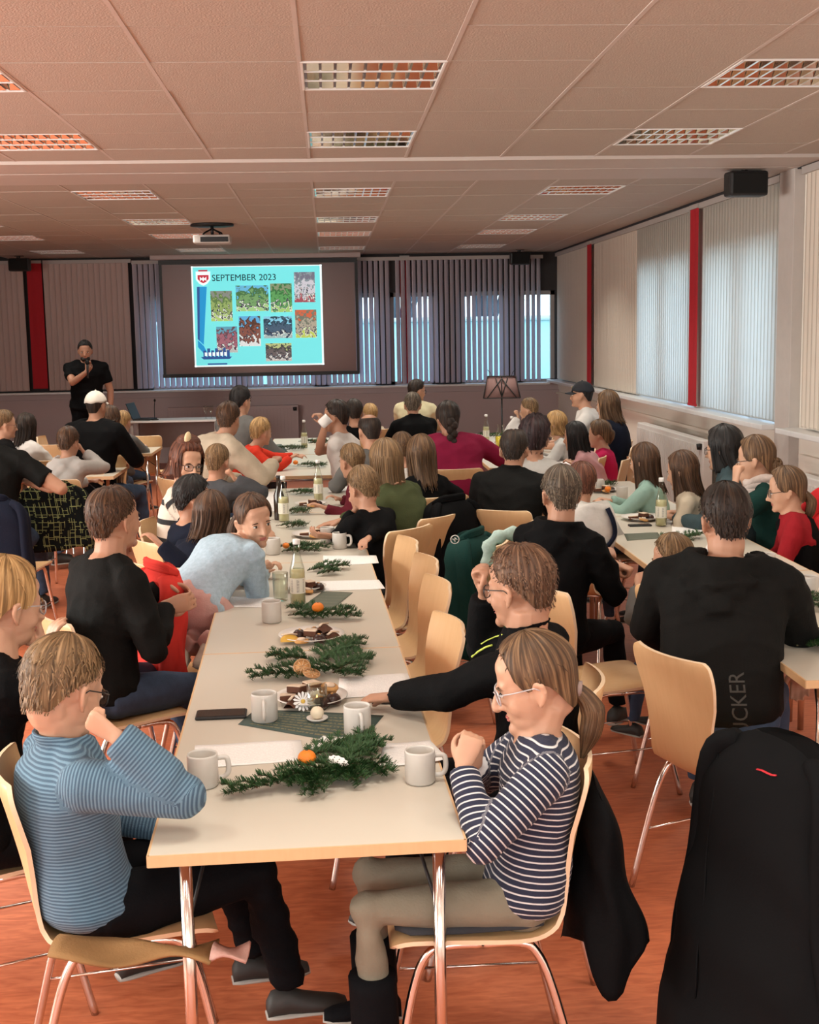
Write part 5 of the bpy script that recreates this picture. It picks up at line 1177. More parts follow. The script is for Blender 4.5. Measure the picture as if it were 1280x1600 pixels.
pile(487, 1096, [(-.07, .01, 0, 'square', 'at the left rim'), (-.03, .055, .0, 'square', 'at the back left'), (-.045, .02, .024, 'square', 'stacked at the left'), (.0, .045, .026, 'square', 'on top at the back'), (.05, .045, .012, 'round', 'at the back right'), (.055, .035, .028, 'round', 'on top at the right'), (.065, -.02, .0, 'dome', 'at the right rim'), (.03, -.05, 0, 'dome', 'front right'), (-.05, -.04, .0, 'stollen', 'front left'), (0, -.01, .004, 'round', 'in the middle')], 'near cookie plate')
for (x, y, r, lab, wh) in ((490, 838, .120, 'white plate of sweets held up by the woman in olive', 'held plate'), (480, 922, .085, 'small plate of sweets behind the lemonade bottle', 'plate behind the bottle'), (486, 790, .105, 'plate of sweets between the two bottles', 'plate between the bottles'), (1003, 812, .120, 'plate of sweets on the right row left of the bottle', 'right plate'), (945, 768, .100, 'plate of sweets at the far end of the right row', 'far right plate'), (500, 690, .11, 'plate of sweets on the table of the child in red', 'far plate'), (1212, 912, .11, 'brown plate of biscuits on the right row behind the big man', 'brown plate')):
    plate(x, y, r, lab, M_bisc if 'brown' in lab else None)
    its = [(-.05, .0, 0, 'square', 'at the left'), (.0, .04, 0, 'stollen', 'at the back'), (.05, .01, 0, 'dome', 'at the right'), (.0, -.04, 0, 'round', 'at the front'), (.01, .0, .018, 'square', 'on top')]
    pile(x, y, its, wh)

# fir sprigs with needles
def sprig(x, y, segs, lab, dens=1.0, nl=.017):
    base = T_(x, y); t = empty('fir_branch', base, 0, lab, 'branch', 'fir sprigs on the tables'); rr = random.Random(int(x*7+y))
    st = G(); nd = G(); V = []; F = []
    for (x0, y0, x1, y1, wid) in segs:
        a = T_(x0, y0, .008)-base; b = T_(x1, y1, .006)-base; a[2] = .010; b[2] = .014
        L = np.linalg.norm(b-a); dv = (b-a)/L; sd = nm(np.cross(dv, (0, 0, 1)))
        tw = [(a, b, wid)]
        n = max(2, int(L/.028))
        for k in range(1, n):
            for q in (-1, 1):
                p0 = a+(b-a)*(k/n); l2 = wid*(1.35-k/n)*rr.uniform(.8, 1.3); tw.append((p0, p0+(dv*.75+sd*q*.75)*l2*1.5+np.array([0, 0, rr.uniform(0, .018)]), wid*.8))
        for (p, q_, w_) in tw:
            c = cr([p, p*.5+q_*.5+np.array([0, 0, .010]), q_], 4); st.tube(c, np.linspace(.0022, .001, len(c)), 5)
            Lt = np.linalg.norm(q_-p); m = int(Lt*1500*dens)
            for k in range(m):
                u = rr.random(); o = c[0]*(1-u)+c[-1]*u+np.array([0, 0, .010*4*u*(1-u)]); d2 = nm(q_-p); s2 = nm(np.cross(d2, (0, 0, 1)))
                an = rr.uniform(-.35, math.pi+.35); rad = s2*math.cos(an)+np.array([0, 0, 1])*math.sin(an)*.95
                nn = nm(rad+d2*.75)*nl*rr.uniform(.75, 1.15); e = nm(np.cross(nn, (rr.random()-.5, rr.random()-.5, 1)))*.0014
                e2 = o+nn; e2[2] = max(e2[2], .002); bI = len(V); V += [o-e, o+e, e2+e*.5, e2-e*.5]; F.append((bI, bI+1, bI+2, bI+3))
    st.obj('twig', M_twig, t); nd.add(V, F); nd.obj('needles', M_needle, t, kind='stuff'); return t
sprig(478, 1205, [(590, 1195, 352, 1245, .050), (520, 1190, 600, 1165, .045), (540, 1200, 575, 1150, .035), (560, 1190, 605, 1218, .04), (480, 1200, 490, 1248, .045), (530, 1195, 560, 1232, .04), (470, 1190, 540, 1165, .035)], 'large fir sprig at the near end, with mandarin and paper star', 1.0)
sprig(480, 1040, [(540, 1045, 392, 1062, .055), (500, 1035, 562, 1003, .05), (520, 1048, 572, 1028, .05), (490, 1032, 420, 1028, .045), (520, 1052, 568, 1060, .04)], 'fir sprig with two dried orange slices between the cookie plates', .95)
sprig(505, 962, [(450, 962, 565, 966, .05), (500, 958, 455, 952, .04), (520, 960, 550, 955, .035)], 'fir sprig with a mandarin behind the middle cookie plate', .8)
sprig(515, 890, [(480, 892, 545, 886, .05), (495, 898, 530, 895, .035)], 'fir sprig right of the plate behind the bottle', .7)
sprig(470, 855, [(430, 855, 515, 858, .06), (440, 862, 500, 864, .04)], 'fir sprig with mandarin before the held plate', .6)
for (x, y, lab) in ((455, 822, 'fir sprig left of the held plate'), (462, 800, 'fir sprig behind the left bottle'), (470, 770, 'fir sprig at the far end of the centre row'), (488, 727, 'fir sprig with yellow fruit at the near edge of the far table'), (515, 703, 'fir sprig beside the far plate'), (455, 700, 'fir sprig before the child in red'), (490, 690, 'fir sprig at the back of the far table'), (765, 680, 'fir sprig under the bottles of the back right table'), (795, 702, 'fir sprig beside the juice carafe'), (1010, 790, 'fir sprig behind the plate on the right row'), (205, 688, 'green sprig beside the small blond child'), (940, 757, 'fir sprig at the far end of the right row')):
    sprig(x, y, [(x-24, y, x+24, y+1, .05), (x-8, y+3, x+20, y+3, .035)], lab, .35, .02)
sprig(1058, 845, [(1030, 848, 1095, 838, .05), (1040, 852, 1080, 850, .04)], 'fir sprig with dried fruit left of the big man\'s head', .6)
sprig(1255, 950, [(1205, 938, 1300, 955, .05), (1230, 930, 1290, 945, .04)], 'fir sprig with a dried orange slice at the right edge', .6)
sprig(1262, 1000, [(1235, 985, 1300, 1020, .06), (1245, 1010, 1290, 1000, .05)], 'grey-green fir sprig at the right edge beside the big man\'s arm', .8)
def mandarin(x, y, lab, r=.024, dz=.02):
    t = empty('mandarin', T_(x, y, dz), 0, lab, 'fruit', 'mandarins on the fir sprigs')
    G().ell((0, 0, r*.85), (r, r, r*.86), 12, 18).obj('fruit', M_orange, t); G().lathe([(0, r*1.74), (.004, r*1.72), (.003, r*1.66)], 8).obj('stalk', M_twig, t)
mandarin(480, 1196, 'mandarin on the large fir sprig at the near end'); mandarin(497, 957, 'mandarin on the fir sprig behind the middle cookie plate'); mandarin(447, 857, 'mandarin on the fir sprig before the held plate', .018); mandarin(462, 726, 'yellow fruit at the near edge of the far table', .022); mandarin(950, 768, 'yellow fruit beside the boy with reddish hair', .022)
def oslice(p, rot, lab):
    t = empty('orange_slice', p, 0, lab, 'fruit', 'dried orange slices on the fir sprigs'); t.rotation_euler = rot
    G().lathe([(.024, -.002), (.028, -.0025), (.029, 0), (.028, .0025), (.024, .002)], 20).obj('rind', mat('dried_rind', (.42, .22, .10), .7), t)
    G().lathe([(0, -.0012), (.025, -.0012), (.025, .0012), (0, .0012)], 20).obj('flesh', mat('dried_orange', (.45, .22, .08), .6, var=.5, scale=90), t)
    for k in range(8): G().tube([(.004*math.cos(k*.785), .004*math.sin(k*.785), .0016), (.024*math.cos(k*.785), .024*math.sin(k*.785), .0016)], .0011, 4).obj('membrane', mat('membrane', (.60, .42, .25), .7), t)
oslice(T_(472, 1042, .045), (R_(50), R_(-25), .3), 'dried orange slice standing at the left on the middle fir sprig'); oslice(T_(487, 1052, .030), (R_(18), R_(8), .2), 'dried orange slice lying lower on the middle fir sprig'); oslice(T_(1252, 948, .03), (R_(40), 0, .4), 'dried orange slice on the sprig at the right edge'); oslice(T_(1062, 846, .03), (R_(25), 0, .4), 'dried fruit slice on the sprig left of the big man\'s head')
# paper star
t = empty('paper_ornament', T_(528, 1190, .03), R_(-35), 'white punched paper ornament on the large fir sprig', 'ornament'); t.rotation_euler = (R_(35), R_(10), R_(-38))
pts = []
for k in range(24):
    a = 2*np.pi*k/24; r = (1.0 if k % 2 else .84); pts.append((.034*math.cos(a)*r, .017*math.sin(a)*r))
g = G(); g.loft([[(x, y, -.0006) for x, y in pts], [(x, y, .0006) for x, y in pts]]); g.obj('paper', M_white, t, smooth=False)
for k in range(9): G().lathe([(0, .0009), (.0019, .0009)], 8, ((k % 3-1)*.016, (k//3-1)*.007, 0)).obj('punched_hole', mat('hole_shadow', (.03, .05, .03), .9), t)

# papers, napkins, phones, candle
def sheet(pts, lab, m, dz=.0012, curl=0, name='song_sheet', cat='paper', grp='printed sheets on the tables'):
    """pts: four corners in photo pixels (far left, far right, near right, near left)"""
    c = [T_(*p, dz) for p in pts]; o = c[3]; t = None; P = []; n = 9
    for v in np.linspace(0, 1, n):
        row = []
        for u in np.linspace(0, 1, n):
            p = (c[3]*(1-u)+c[2]*u)*(1-v)+(c[0]*(1-u)+c[1]*u)*v
            row.append(p-o+np.array([0, 0, curl*(u**3)+.0006*math.sin(u*7+v*3)+.0008]))
        P.append(row)
    g = G(); uu = [[(u, v) for u in np.linspace(0, 1, n)] for v in np.linspace(0, 1, n)]; g.grid(np.array(P), uv=uu)
    ob = g.obj(name, m, None, lab, cat, grp, loc=tuple(o)); md = ob.modifiers.new('s', 'SOLIDIFY'); md.thickness = .0006; return ob
MP = mat_paper('song_paper', (.80, .78, .76), (.45, .44, .46), 26, amount=.45)
sheet([(305, 1165), (470, 1156), (476, 1188), (300, 1202)], 'printed sheet behind the near left mug', MP)
sheet([(505, 1150), (600, 1155), (570, 1180), (480, 1172)], 'white sheet corner between napkin and fir sprig', MP, .0022)
sheet([(600, 1162), (672, 1160), (700, 1190), (592, 1200)], 'sheet curling over the table edge behind the near right mug', MP, .0015, curl=.006)
sheet([(530, 1058), (637, 1052), (650, 1083), (528, 1092)], 'printed sheet beside the near cookie plate', MP)
sheet([(350, 932), (440, 934), (432, 950), (345, 948)], 'printed sheet beside the leaning girl\'s elbow', MP)
sheet([(500, 908), (592, 906), (602, 920), (505, 924)], 'printed sheet right of the plate behind the bottle', MP)
sheet([(505, 868), (588, 868), (592, 880), (505, 885)], 'printed sheet under the mug of the boy in black', MP)
sheet([(530, 746), (580, 746), (575, 766), (512, 770)], 'sheet at the far end of the centre row', MP)
sheet([(400, 770), (437, 768), (437, 800), (398, 795)], 'sheet beside the boy in the grey sweater', MP)
sheet([(1050, 820), (1100, 812), (1105, 830), (1050, 838)], 'open printed booklet on the right row before the woman in denim', MP, .002, .004)
sheet([(1110, 842), (1160, 848), (1150, 870), (1100, 862)], 'sheet on the right row behind the big man\'s head', MP)
sheet([(845, 718), (895, 712), (890, 728), (840, 730)], 'sheet on the back table under the girl in rose', MP)
MN = mat_paper('gold_printed_napkin', (.042, .068, .058), (.26, .22, .10), 9, amount=.55)
sheet([(400, 1108), (600, 1118), (560, 1165), (372, 1132)], 'dark green napkin with gold print under the near candle', MN, .0006, name='napkin', cat='napkin', grp='dark napkins')
sheet([(505, 924), (552, 926), (520, 952), (470, 950)], 'grey-green napkin beside the lemonade bottle', mat_paper('green_napkin_b', (.10, .115, .085), (.18, .18, .13), 6, amount=.3), .0006, name='napkin', cat='napkin', grp='dark napkins')
sheet([(380, 697), (440, 694), (450, 706), (395, 712)], 'dark napkin on the table of the child in red', MN, .0006, name='napkin', cat='napkin', grp='dark napkins')
sheet([(975, 834), (1028, 832), (1034, 841), (980, 845)], 'grey-green napkin under the plate on the right row', bpy.data.materials['green_napkin_b'], .0006, name='napkin', cat='napkin', grp='dark napkins')
def phone(x, y, a, l, w, lab):
    t = empty('phone', T_(x, y), a, lab, 'phone', 'phones on the tables')
    G().box((0, 0, .0055), (l, w, .010)).obj('case', M_black, t, bevel=.004, smooth=False); G().box((0, 0, .011), (l*.93, w*.88, .0012)).obj('screen', mat('phone_screen', (.022, .017, .015), .18), t, smooth=False)
phone(346, 1119, R_(1), .150, .078, 'dark phone case lying at the left edge of the near table')
phone(618, 1096, R_(-8), .14, .07, 'black phone under the hand of the man in the black jacket')
phone(1000, 822, R_(0), .13, .05, 'dark box in front of the plate on the right row')
# candle on a dish, jar with light, daisy
t = empty('candle', T_(496, 1126), 0, 'small cream ball candle on a white dish', 'candle')
G().lathe([(0, 0), (.020, 0), (.031, .008), (.0315, .011), (.020, .006), (0, .005)], 24).obj('dish', M_plate, t); G().ell((0, 0, .024), (.020, .020, .019), 10, 16).obj('wax', mat('wax', (.72, .62, .46), .5), t)
G().tube([(0, 0, .042), (.001, 0, .048)], .001, 5).obj('wick', M_black, t)
t = empty('lantern_glass', T_(496, 1108), 0, 'small glass with a burning tealight behind the ball candle', 'candle')
G().lathe([(0, .002), (.028, 0), (.031, .01), (.031, .075), (.0295, .075), (.029, .01), (0, .006)], 20).obj('glass', M_bglass, t)
G().lathe([(0, .008), (.019, .008), (.019, .022), (0, .022)], 16).obj('tealight', mat('wax', None), t)
G().lathe([(0, .022), (.004, .027), (.003, .036), (0, .046)], 8).obj('flame', mat('flame', (1.0, .50, .12), .5, var=0, emit=3.0), t)
t = empty('daisy', T_(478, 1112), 0, 'white paper daisy leaning at the near cookie plate', 'flower'); t.rotation_euler = (R_(62), R_(-10), R_(12))
for k in range(14):
    a = k*2*np.pi/14; d_ = np.array([math.cos(a), math.sin(a), 0]); s_ = np.array([-math.sin(a), math.cos(a), 0])
    G().add([d_*.006-s_*.0015+np.array([0, .032, .0]), d_*.006+s_*.0015+np.array([0, .032, 0]), d_*.026+s_*.004+np.array([0, .032, .003]), d_*.031+np.array([0, .032, .002]), d_*.026-s_*.004+np.array([0, .032, .003])], [(0, 1, 2, 3, 4)]).obj('petal', M_white, t)
G().ell((0, .032, .002), (.007, .007, .004), 6, 12).obj('centre', mat('daisy_centre', (.6, .4, .08), .8), t)

# cup held by the man drinking
t = empty('mug', aty(501, 664, 9.62), 0, 'white cup at the mouth of the man drinking', 'mug', 'stoneware mugs on the tables'); t.rotation_euler = (0, R_(50), 0)
G().lathe([(0, 0), (.033, 0), (.038, .01), (.040, .085), (.037, .085), (.034, .01), (0, .008)], 20).obj('cup', M_white, t)
# microphone in the speaker's hand
t = empty('microphone', aty(137, 583, 15.22), 0, 'black microphone held to the mouth of the standing man', 'microphone')
G().tube([(0, 0, -.06), (0, .01, .06), (0, .012, .10)], [.012, .014, .016], 8).obj('handle', M_black, t); G().ell((0, .014, .125), (.027, .027, .03), 8, 10).obj('grille', bpy.data.materials['grille'], t)
# ------------------------------------------------------------------ clothes on chairs, stands, desk
def jacket(x, y, yaw, ztop, zbot, hw, label, m, dep=.07, flare=.05, dfl=None, sleeves=True, seed=1, name='jacket', back_off=0.0, collar=True, tilt=0.0, lob=.02):
    """a coat hung over a chair back: closed shell around the back, folds down, sleeves at the sides; local +y is where the sitter faces"""
    t = empty(name, (x, y, 0), -R_(yaw), label, 'jacket'); r = random.Random(seed); ph = [r.uniform(0, 6.28) for _ in range(5)]
    rows = []; nz = 22; na = 44
    for i in range(nz):
        v = i/(nz-1); z = ztop+(zbot-ztop)*v; sh = min(1, (v*7)**.5) if v < .15 else 1
        w = hw*(.80+.20*sh)+flare*v; dp = dep*(.35+.65*sh)+(flare*.4 if dfl is None else dfl)*v
        row = []
        for k in range(na):
            a = 2*np.pi*k/na; f = 1+.05*v*math.sin(5*a+ph[0]+v*2)+.035*v*math.sin(9*a+ph[1]); X = math.copysign(abs(math.cos(a))**.6, math.cos(a))*w*f; Y = math.copysign(abs(math.sin(a))**.8, math.sin(a))*dp*f
            zz = z-(.045 if v < .1 else 0)*abs(math.cos(a))**3*(1-v*5)*0-(lob*math.sin(3*a+ph[2])*v*v)-.05*(abs(X)/w)**2.5*(1-v)
            row.append((X+tilt*v, Y-.035*v-back_off+.008*math.sin(z*23+a*2+ph[3]), zz))
        rows.append(row)
    g = G(); g.loft(rows); o = g.obj('shell', m, t)
    if sleeves:
        for s in (-1, 1):
            g = G(); L = (ztop-zbot)*.80; yb_ = -back_off-dep*.55
            g.tube(cr([(s*hw*.62, -back_off-.01, ztop-.055), (s*hw*.90, yb_+.01, ztop-.10), (s*hw*.99, yb_-.012, ztop-.12-L*.35), (s*(hw*.98+flare*.4), yb_-.022, ztop-.12-L*.65), (s*(hw*.94+flare*.6), yb_-.026, ztop-.10-L)], 5), np.linspace(.055, .046, 21), 12, flat=.55, up=(1, 0, 0)); g.obj('sleeve', m, t)
    if collar:
        g = G()
        for k in range(3): g.tube(cr([(-.10, .02-back_off, ztop-.03), (-.085, -.035-back_off, ztop-.012+.009*k), (0, -.05-back_off, ztop-.008+.009*k), (.085, -.035-back_off, ztop-.012+.009*k), (.10, .02-back_off, ztop-.03)], 5), .013, 7)
        g.obj('collar', m, t)
    return t
# right foreground
_c = atz(1132, 1124, .91); _y = R_(66); _s = np.array([math.cos(_y), -math.sin(_y)]); _d = np.array([math.sin(_y), math.cos(_y)]); _t = _c[:2]+_s*.19; _k = _t+_d*.27
J = jacket(_k[0], _k[1], 66, .925, .14, .195, 'black jacket with a small red tag, hung over the chair at the lower right', cloth('softshell', (.0045, .0045, .005), bump=.1), dep=.085, flare=.11, dfl=.10, seed=3, back_off=.26, collar=False)
chair(_k[0], _k[1], 66, 'beech chair at the lower right hidden under the black jacket')
def cast(o, pts, lift=.0015):
    from mathutils.bvhtree import BVHTree
    bpy.context.view_layer.update(); mw = o.matrix_world; bv = BVHTree.FromPolygons([mw @ v.co for v in o.data.vertices], [p.vertices for p in o.data.polygons]); out = []
    for (x, y) in pts:
        h = bv.ray_cast(Vector((0, 0, CZ)), Vector(ray(x, y)).normalized())
        if h[0] is not None:
            n_ = h[1] if h[1].dot(Vector(ray(x, y))) < 0 else -h[1]; out.append(np.array(mw.inverted() @ (h[0]+n_*lift)))
    return out
jo = [c for c in J.children if c.name.startswith('shell')][0]
tp = cast(jo, [(1184, 1202), (1192, 1204), (1200, 1208), (1207, 1211), (1214, 1212)])
if len(tp) > 1: G().tube(tp, .0045, 5, flat=.4).obj('tag_print', mat('tag_red', (.5, .02, .03), .6), jo, label='small red brand strip')
sp_ = cast(jo, [(1123+x, y) for x, y in ((0, 1180), (-8, 1250), (-18, 1330), (-22, 1400), (-32, 1480), (-36, 1560))], .001)
if len(sp_) > 1: G().tube(cr(sp_, 4), .0028, 5).obj('seam', cloth('softshell', (.0045, .0045, .005), bump=.1), jo)
_q = atz(742, 1404, .46)
jacket(_q[0], _q[1], -90, .80, .34, .17, 'black jacket hanging behind the girl in stripes', C_black, dep=.020, flare=.02, dfl=.075, seed=5, back_off=.285, lob=.06, sleeves=False, collar=False)
# left side coats
M_pat = cloth('patterned', (.010, .011, .010))
def pattern():
    n, l, b = nodes_of(M_pat); t = n.new('ShaderNodeTexCoord'); s = n.new('ShaderNodeSeparateXYZ'); l.new(t.outputs['Object'], s.inputs[0]); out = None
    ad = n.new('ShaderNodeMath'); l.new(s.outputs['X'], ad.inputs[0]); l.new(s.outputs['Y'], ad.inputs[1])
    for k in range(2):
        cb = n.new('ShaderNodeCombineXYZ'); l.new(ad.outputs[0], cb.inputs[k]); l.new(s.outputs['Z'], cb.inputs[1-k])
        br = n.new('ShaderNodeTexBrick'); br.offset = .37; br.offset_frequency = 3; br.squash = .6; br.squash_frequency = 2
        br.inputs['Color1'].default_value = (0, 0, 0, 1); br.inputs['Color2'].default_value = (0, 0, 0, 1); br.inputs['Mortar'].default_value = (1, 1, 1, 1)
        br.inputs['Scale'].default_value = 1.0; br.inputs['Mortar Size'].default_value = .0021; br.inputs['Brick Width'].default_value = (.085, .11)[k]; br.inputs['Row Height'].default_value = (.052, .038)[k]
        l.new(cb.outputs[0], br.inputs['Vector'])
        if out is None: out = br.outputs['Color']
        else:
            a = n.new('ShaderNodeMix'); a.data_type = 'RGBA'; a.blend_type = 'LIGHTEN'; a.inputs[0].default_value = 1; l.new(out, a.inputs[6]); l.new(br.outputs['Color'], a.inputs[7]); out = a.outputs[2]
    nz = n.new('ShaderNodeTexNoise'); nz.inputs['Scale'].default_value = 16; l.new(t.outputs['Object'], nz.inputs['Vector'])
    gt = n.new('ShaderNodeMath'); gt.operation = 'GREATER_THAN'; gt.inputs[1].default_value = .44; l.new(nz.outputs[0], gt.inputs[0])
    mu = n.new('ShaderNodeMath'); mu.operation = 'MULTIPLY'; l.new(out, mu.inputs[0]); l.new(gt.outputs[0], mu.inputs[1])
    mx = n.new('ShaderNodeMix'); mx.data_type = 'RGBA'; mx.inputs[6].default_value = (.006, .007, .007, 1); mx.inputs[7].default_value = (.24, .26, .11, 1); l.new(mu.outputs[0], mx.inputs[0]); l.new(mx.outputs[2], b.inputs['Base Color'])
pattern()
q = aty(100, 780, 8.95)
jacket(q[0], 8.98, 6, .88, .44, .235, 'black jacket with a yellow-green line pattern over the boy\'s chair', M_pat, dep=.085, flare=.03, seed=9, back_off=.20)
q = aty(8, 800, 7.9)
jacket(q[0], 7.95, 10, .92, .20, .22, 'long dark coat hanging over the chair at the left edge', C_navy, dep=.09, flare=.04, seed=12, back_off=.20)
chair(q[0], 7.95, 10, 'beech chair at the left edge under the long dark coat')
q = aty(243, 885, 5.35)
jacket(-.68, 5.08, 60, .96, .52, .15, 'scarlet quilted jacket over a chair between the man in black and the leaning girl', cloth('scarlet_quilt', (.62, .045, .035), bump=.6, bscale=30), dep=.06, flare=.03, seed=15, back_off=.0)
q = aty(700, 860, 6.2)
jacket(q[0], 6.10, -62, .90, .33, .20, 'dark green jacket with a round white emblem over a chair', C_green, dep=.085, flare=.05, seed=18, back_off=.1)
chair(q[0], 6.10, -75, 'beech chair under the dark green jacket with the emblem')
e = aty(711, 843, 5.80); t = empty('emblem', e, 0, 'round white emblem printed on the dark green jacket', 'emblem')
g = G(); g.tube([(.019*math.cos(a), 0, .019*math.sin(a)) for a in np.linspace(0, 2*np.pi, 22)], .0026, 5, cap=False); g.tube([(-.011, 0, .004), (-.003, 0, -.004), (.003, 0, .006), (.011, 0, -.002)], .0028, 5); g.tube([(0, 0, -.012), (0, 0, .010)], .0025, 5); g.obj('ring', C_white, t)
q = aty(690, 770, 7.2)
jacket(q[0], 7.15, -40, .93, .42, .18, 'black quilted jacket between the woman in olive and the woman in raspberry', C_black, dep=.10, flare=.03, seed=21, back_off=.05)
# green bag and pale fleece on the chair of the grey-haired man
q = aty(800, 850, 5.65); t = empty('bag', (q[0], 5.65, 0), R_(10), 'bright green fabric bag hanging from the chair back beside the bald-patched man', 'bag')
P = []
for i, v in enumerate(np.linspace(0, 1, 14)):
    z = .86-.42*v; w = .05+.05*math.sin(v*2.4)+.01*v
    P.append([(w*math.cos(a)*(1+.1*math.sin(3*a+v*5))-.035*v, .045*math.sin(a)*(1+.15*math.sin(4*a)), z) for a in np.linspace(0, 2*np.pi, 22, endpoint=False)])
G().loft(P).obj('cloth', cloth('bright_green', (.02, .34, .10), bump=.5, bscale=30), t)
q = aty(815, 806, 5.8); t = empty('fleece', (q[0], 5.8, 0), R_(15), 'pale mint and white fleece lying over the chair back', 'garment')
g = G(); g.tube(cr([(-.17, 0, .78), (-.16, 0, .88), (-.09, -.01, .925), (.02, 0, .92), (.10, 0, .90), (.19, .01, .87)], 5), [.030+.008*math.sin(k*1.7) for k in range(26)], 12, flat=.8); g.obj('cloth', cloth('mint_fleece', (.42, .55, .50), var=.4, scale=30, bump=1.0, bscale=40), t)
# grey hooded top lining beside the man with grey hair: hood of the boy (bundle with navy band)
q = aty(935, 815, 6.4); t = empty('hoodie', (q[0]-.02, 6.45, 0), R_(-10), 'pale grey hooded sweatshirt with a navy stripe on the chair beside the grey-haired man', 'garment')
hz = q[2]
g = G(); P = []
for v in np.linspace(0, 1, 12):
    P.append([((.085+.035*math.sin(v*3)+.02*v)*math.cos(a), (.07+.02*v)*math.sin(a), hz+.09-.24*v+.01*math.sin(3*a+v*9)) for a in np.linspace(0, 2*np.pi, 24, endpoint=False)])
g.loft(P); g.obj('cloth', cloth('grey_marl', (.48, .45, .42), bump=1.0, bscale=30), t)
g = G(); g.tube(cr([(.075, -.05, hz+.07), (.105, -.06, hz+.0), (.112, -.05, hz-.07), (.07, -.08, hz-.13)], 5), .017, 8, flat=.7); g.obj('stripe', C_navy, t)
# red garment at the right edge
q = aty(1272, 800, 6.3); t = empty('scarf', (q[0], 6.3, 0), 0, 'bright red scarf over a chair at the right edge', 'garment')
g = G(); g.tube(cr([(-.08, 0, q[2]-.10), (-.02, 0, q[2]+.02), (.06, 0, q[2]+.09), (.16, 0, q[2]+.02)], 5), .055, 12, flat=.8); g.tube(cr([(-.06, -.03, q[2]-.13), (.03, -.02, q[2]-.04), (.14, 0, q[2]-.05)], 5), .045, 10); g.obj('cloth', C_scarlet, t)
# raised jacket sleeve lines (yellow-green piping) and round red badge on the black jacket of the man with glasses
def onto(P_, name, pts, r, m, label=None, parent_name='sweater'):
    """lay a cord or patch on a garment: points (photo pixels) are found on the cloth by casting onto its real surface"""
    from mathutils.bvhtree import BVHTree
    root = P_['root']; o = [c for c in root.children if c.name.startswith(parent_name)][0]
    bv = BVHTree.FromPolygons([v.co for v in o.data.vertices], [p.vertices for p in o.data.polygons]); off = Vector(root.location); out = []
    for (x, y) in pts:
        h = bv.ray_cast(Vector((0, 0, CZ))-off, Vector(ray(x, y)).normalized())
        if h[0] is not None: out.append(np.array(h[0]+h[1]*.0012))
    if len(out) < 2: return
    G().tube(out, r, 6).obj(name, m, o, label)
M_neon = mat('neon_piping', (.62, .72, .12), .6)
onto(WHO['glasses'], 'piping', [(738, 1026), (748, 1018), (760, 1011), (770, 1008)], .0035, M_neon, 'yellow-green piping'); onto(WHO['glasses'], 'piping', [(752, 1006), (762, 1000), (774, 995), (785, 992)], .0022, M_neon)
onto(WHO['glasses'], 'badge', [(742, 1104), (750, 1100), (757, 1097)], .010, mat('badge_red', (.28, .01, .03), .6), 'round red badge'); onto(WHO['glasses'], 'badge_mark', [(747, 1102), (752, 1099)], .0125*.5, M_white)
onto(WHO['boy'], 'pocket_zip', [(190, 1330), (205, 1325), (222, 1330), (230, 1342), (225, 1354), (210, 1358)], .0018, mat('lime_zip', (.35, .38, .12), .6), 'lime pocket zip')
# pockets, piping on hoodie and the lettering on the big man's back
def letters(P_, txt, px0, py0, size_px, m, label):
    from mathutils.bvhtree import BVHTree
    root = P_['root']; o = [c for c in root.children if c.name.startswith('sweater')][0]
    bv = BVHTree.FromPolygons([v.co for v in o.data.vertices], [p.vertices for p in o.data.polygons]); off = Vector(root.location)
    t = text_obj('lettering', txt, 1.0, m, Matrix.Identity(4), None, 0.0)
    me = t.data; xs = [v.co.x for v in me.vertices]; ym = max(v.co.y for v in me.vertices)
    k = size_px/max(xs)
    import bmesh
    b = bmesh.new(); b.from_mesh(me); bmesh.ops.triangulate(b, faces=b.faces); bmesh.ops.subdivide_edges(b, edges=b.edges, cuts=1, use_grid_fill=False); b.to_mesh(me); b.free()
    last = None
    for v in me.vertices:
        px = px0-(v.co.y/ym)*25-v.co.x*k*.10; py = py0-v.co.x*k       # runs upwards
        h = bv.ray_cast(Vector((0, 0, CZ))-off, Vector(ray(px, py)).normalized())
        if h[0] is not None: v.co = h[0]+h[1]*.0016; last = v.co.copy()
        elif last is not None: v.co = last
    t.parent = o; t['label'] = label
letters(WHO['big'], 'RUCKER', 1174, 1168, 118, mat('print_grey', (.055, .053, .048), .8), 'grey outlined lettering RUCKER running up the back')
# seat pad on the chair of the girl in stripes
def find(lab): return [o for o in COL.objects if o.get('label') == lab][0]
c = find('beech chair with a dark seat pad under the girl in stripes')
g = G(); P_ = []
for (y, w) in ((.205, .15), (.17, .185), (.05, .19), (-.10, .18), (-.145, .165)):
    P_.append([(w*math.cos(a)*1.0 if abs(math.cos(a)) > .3 else w*math.cos(a)*1.0, y, .474+.014*math.copysign(abs(math.sin(a))**.5, math.sin(a))) for a in np.linspace(0, 2*np.pi, 16, endpoint=False)])
g.loft(P_).obj('seat_pad', M_pad, c)
c = find('beech chair at the lower left under the boy in blue')
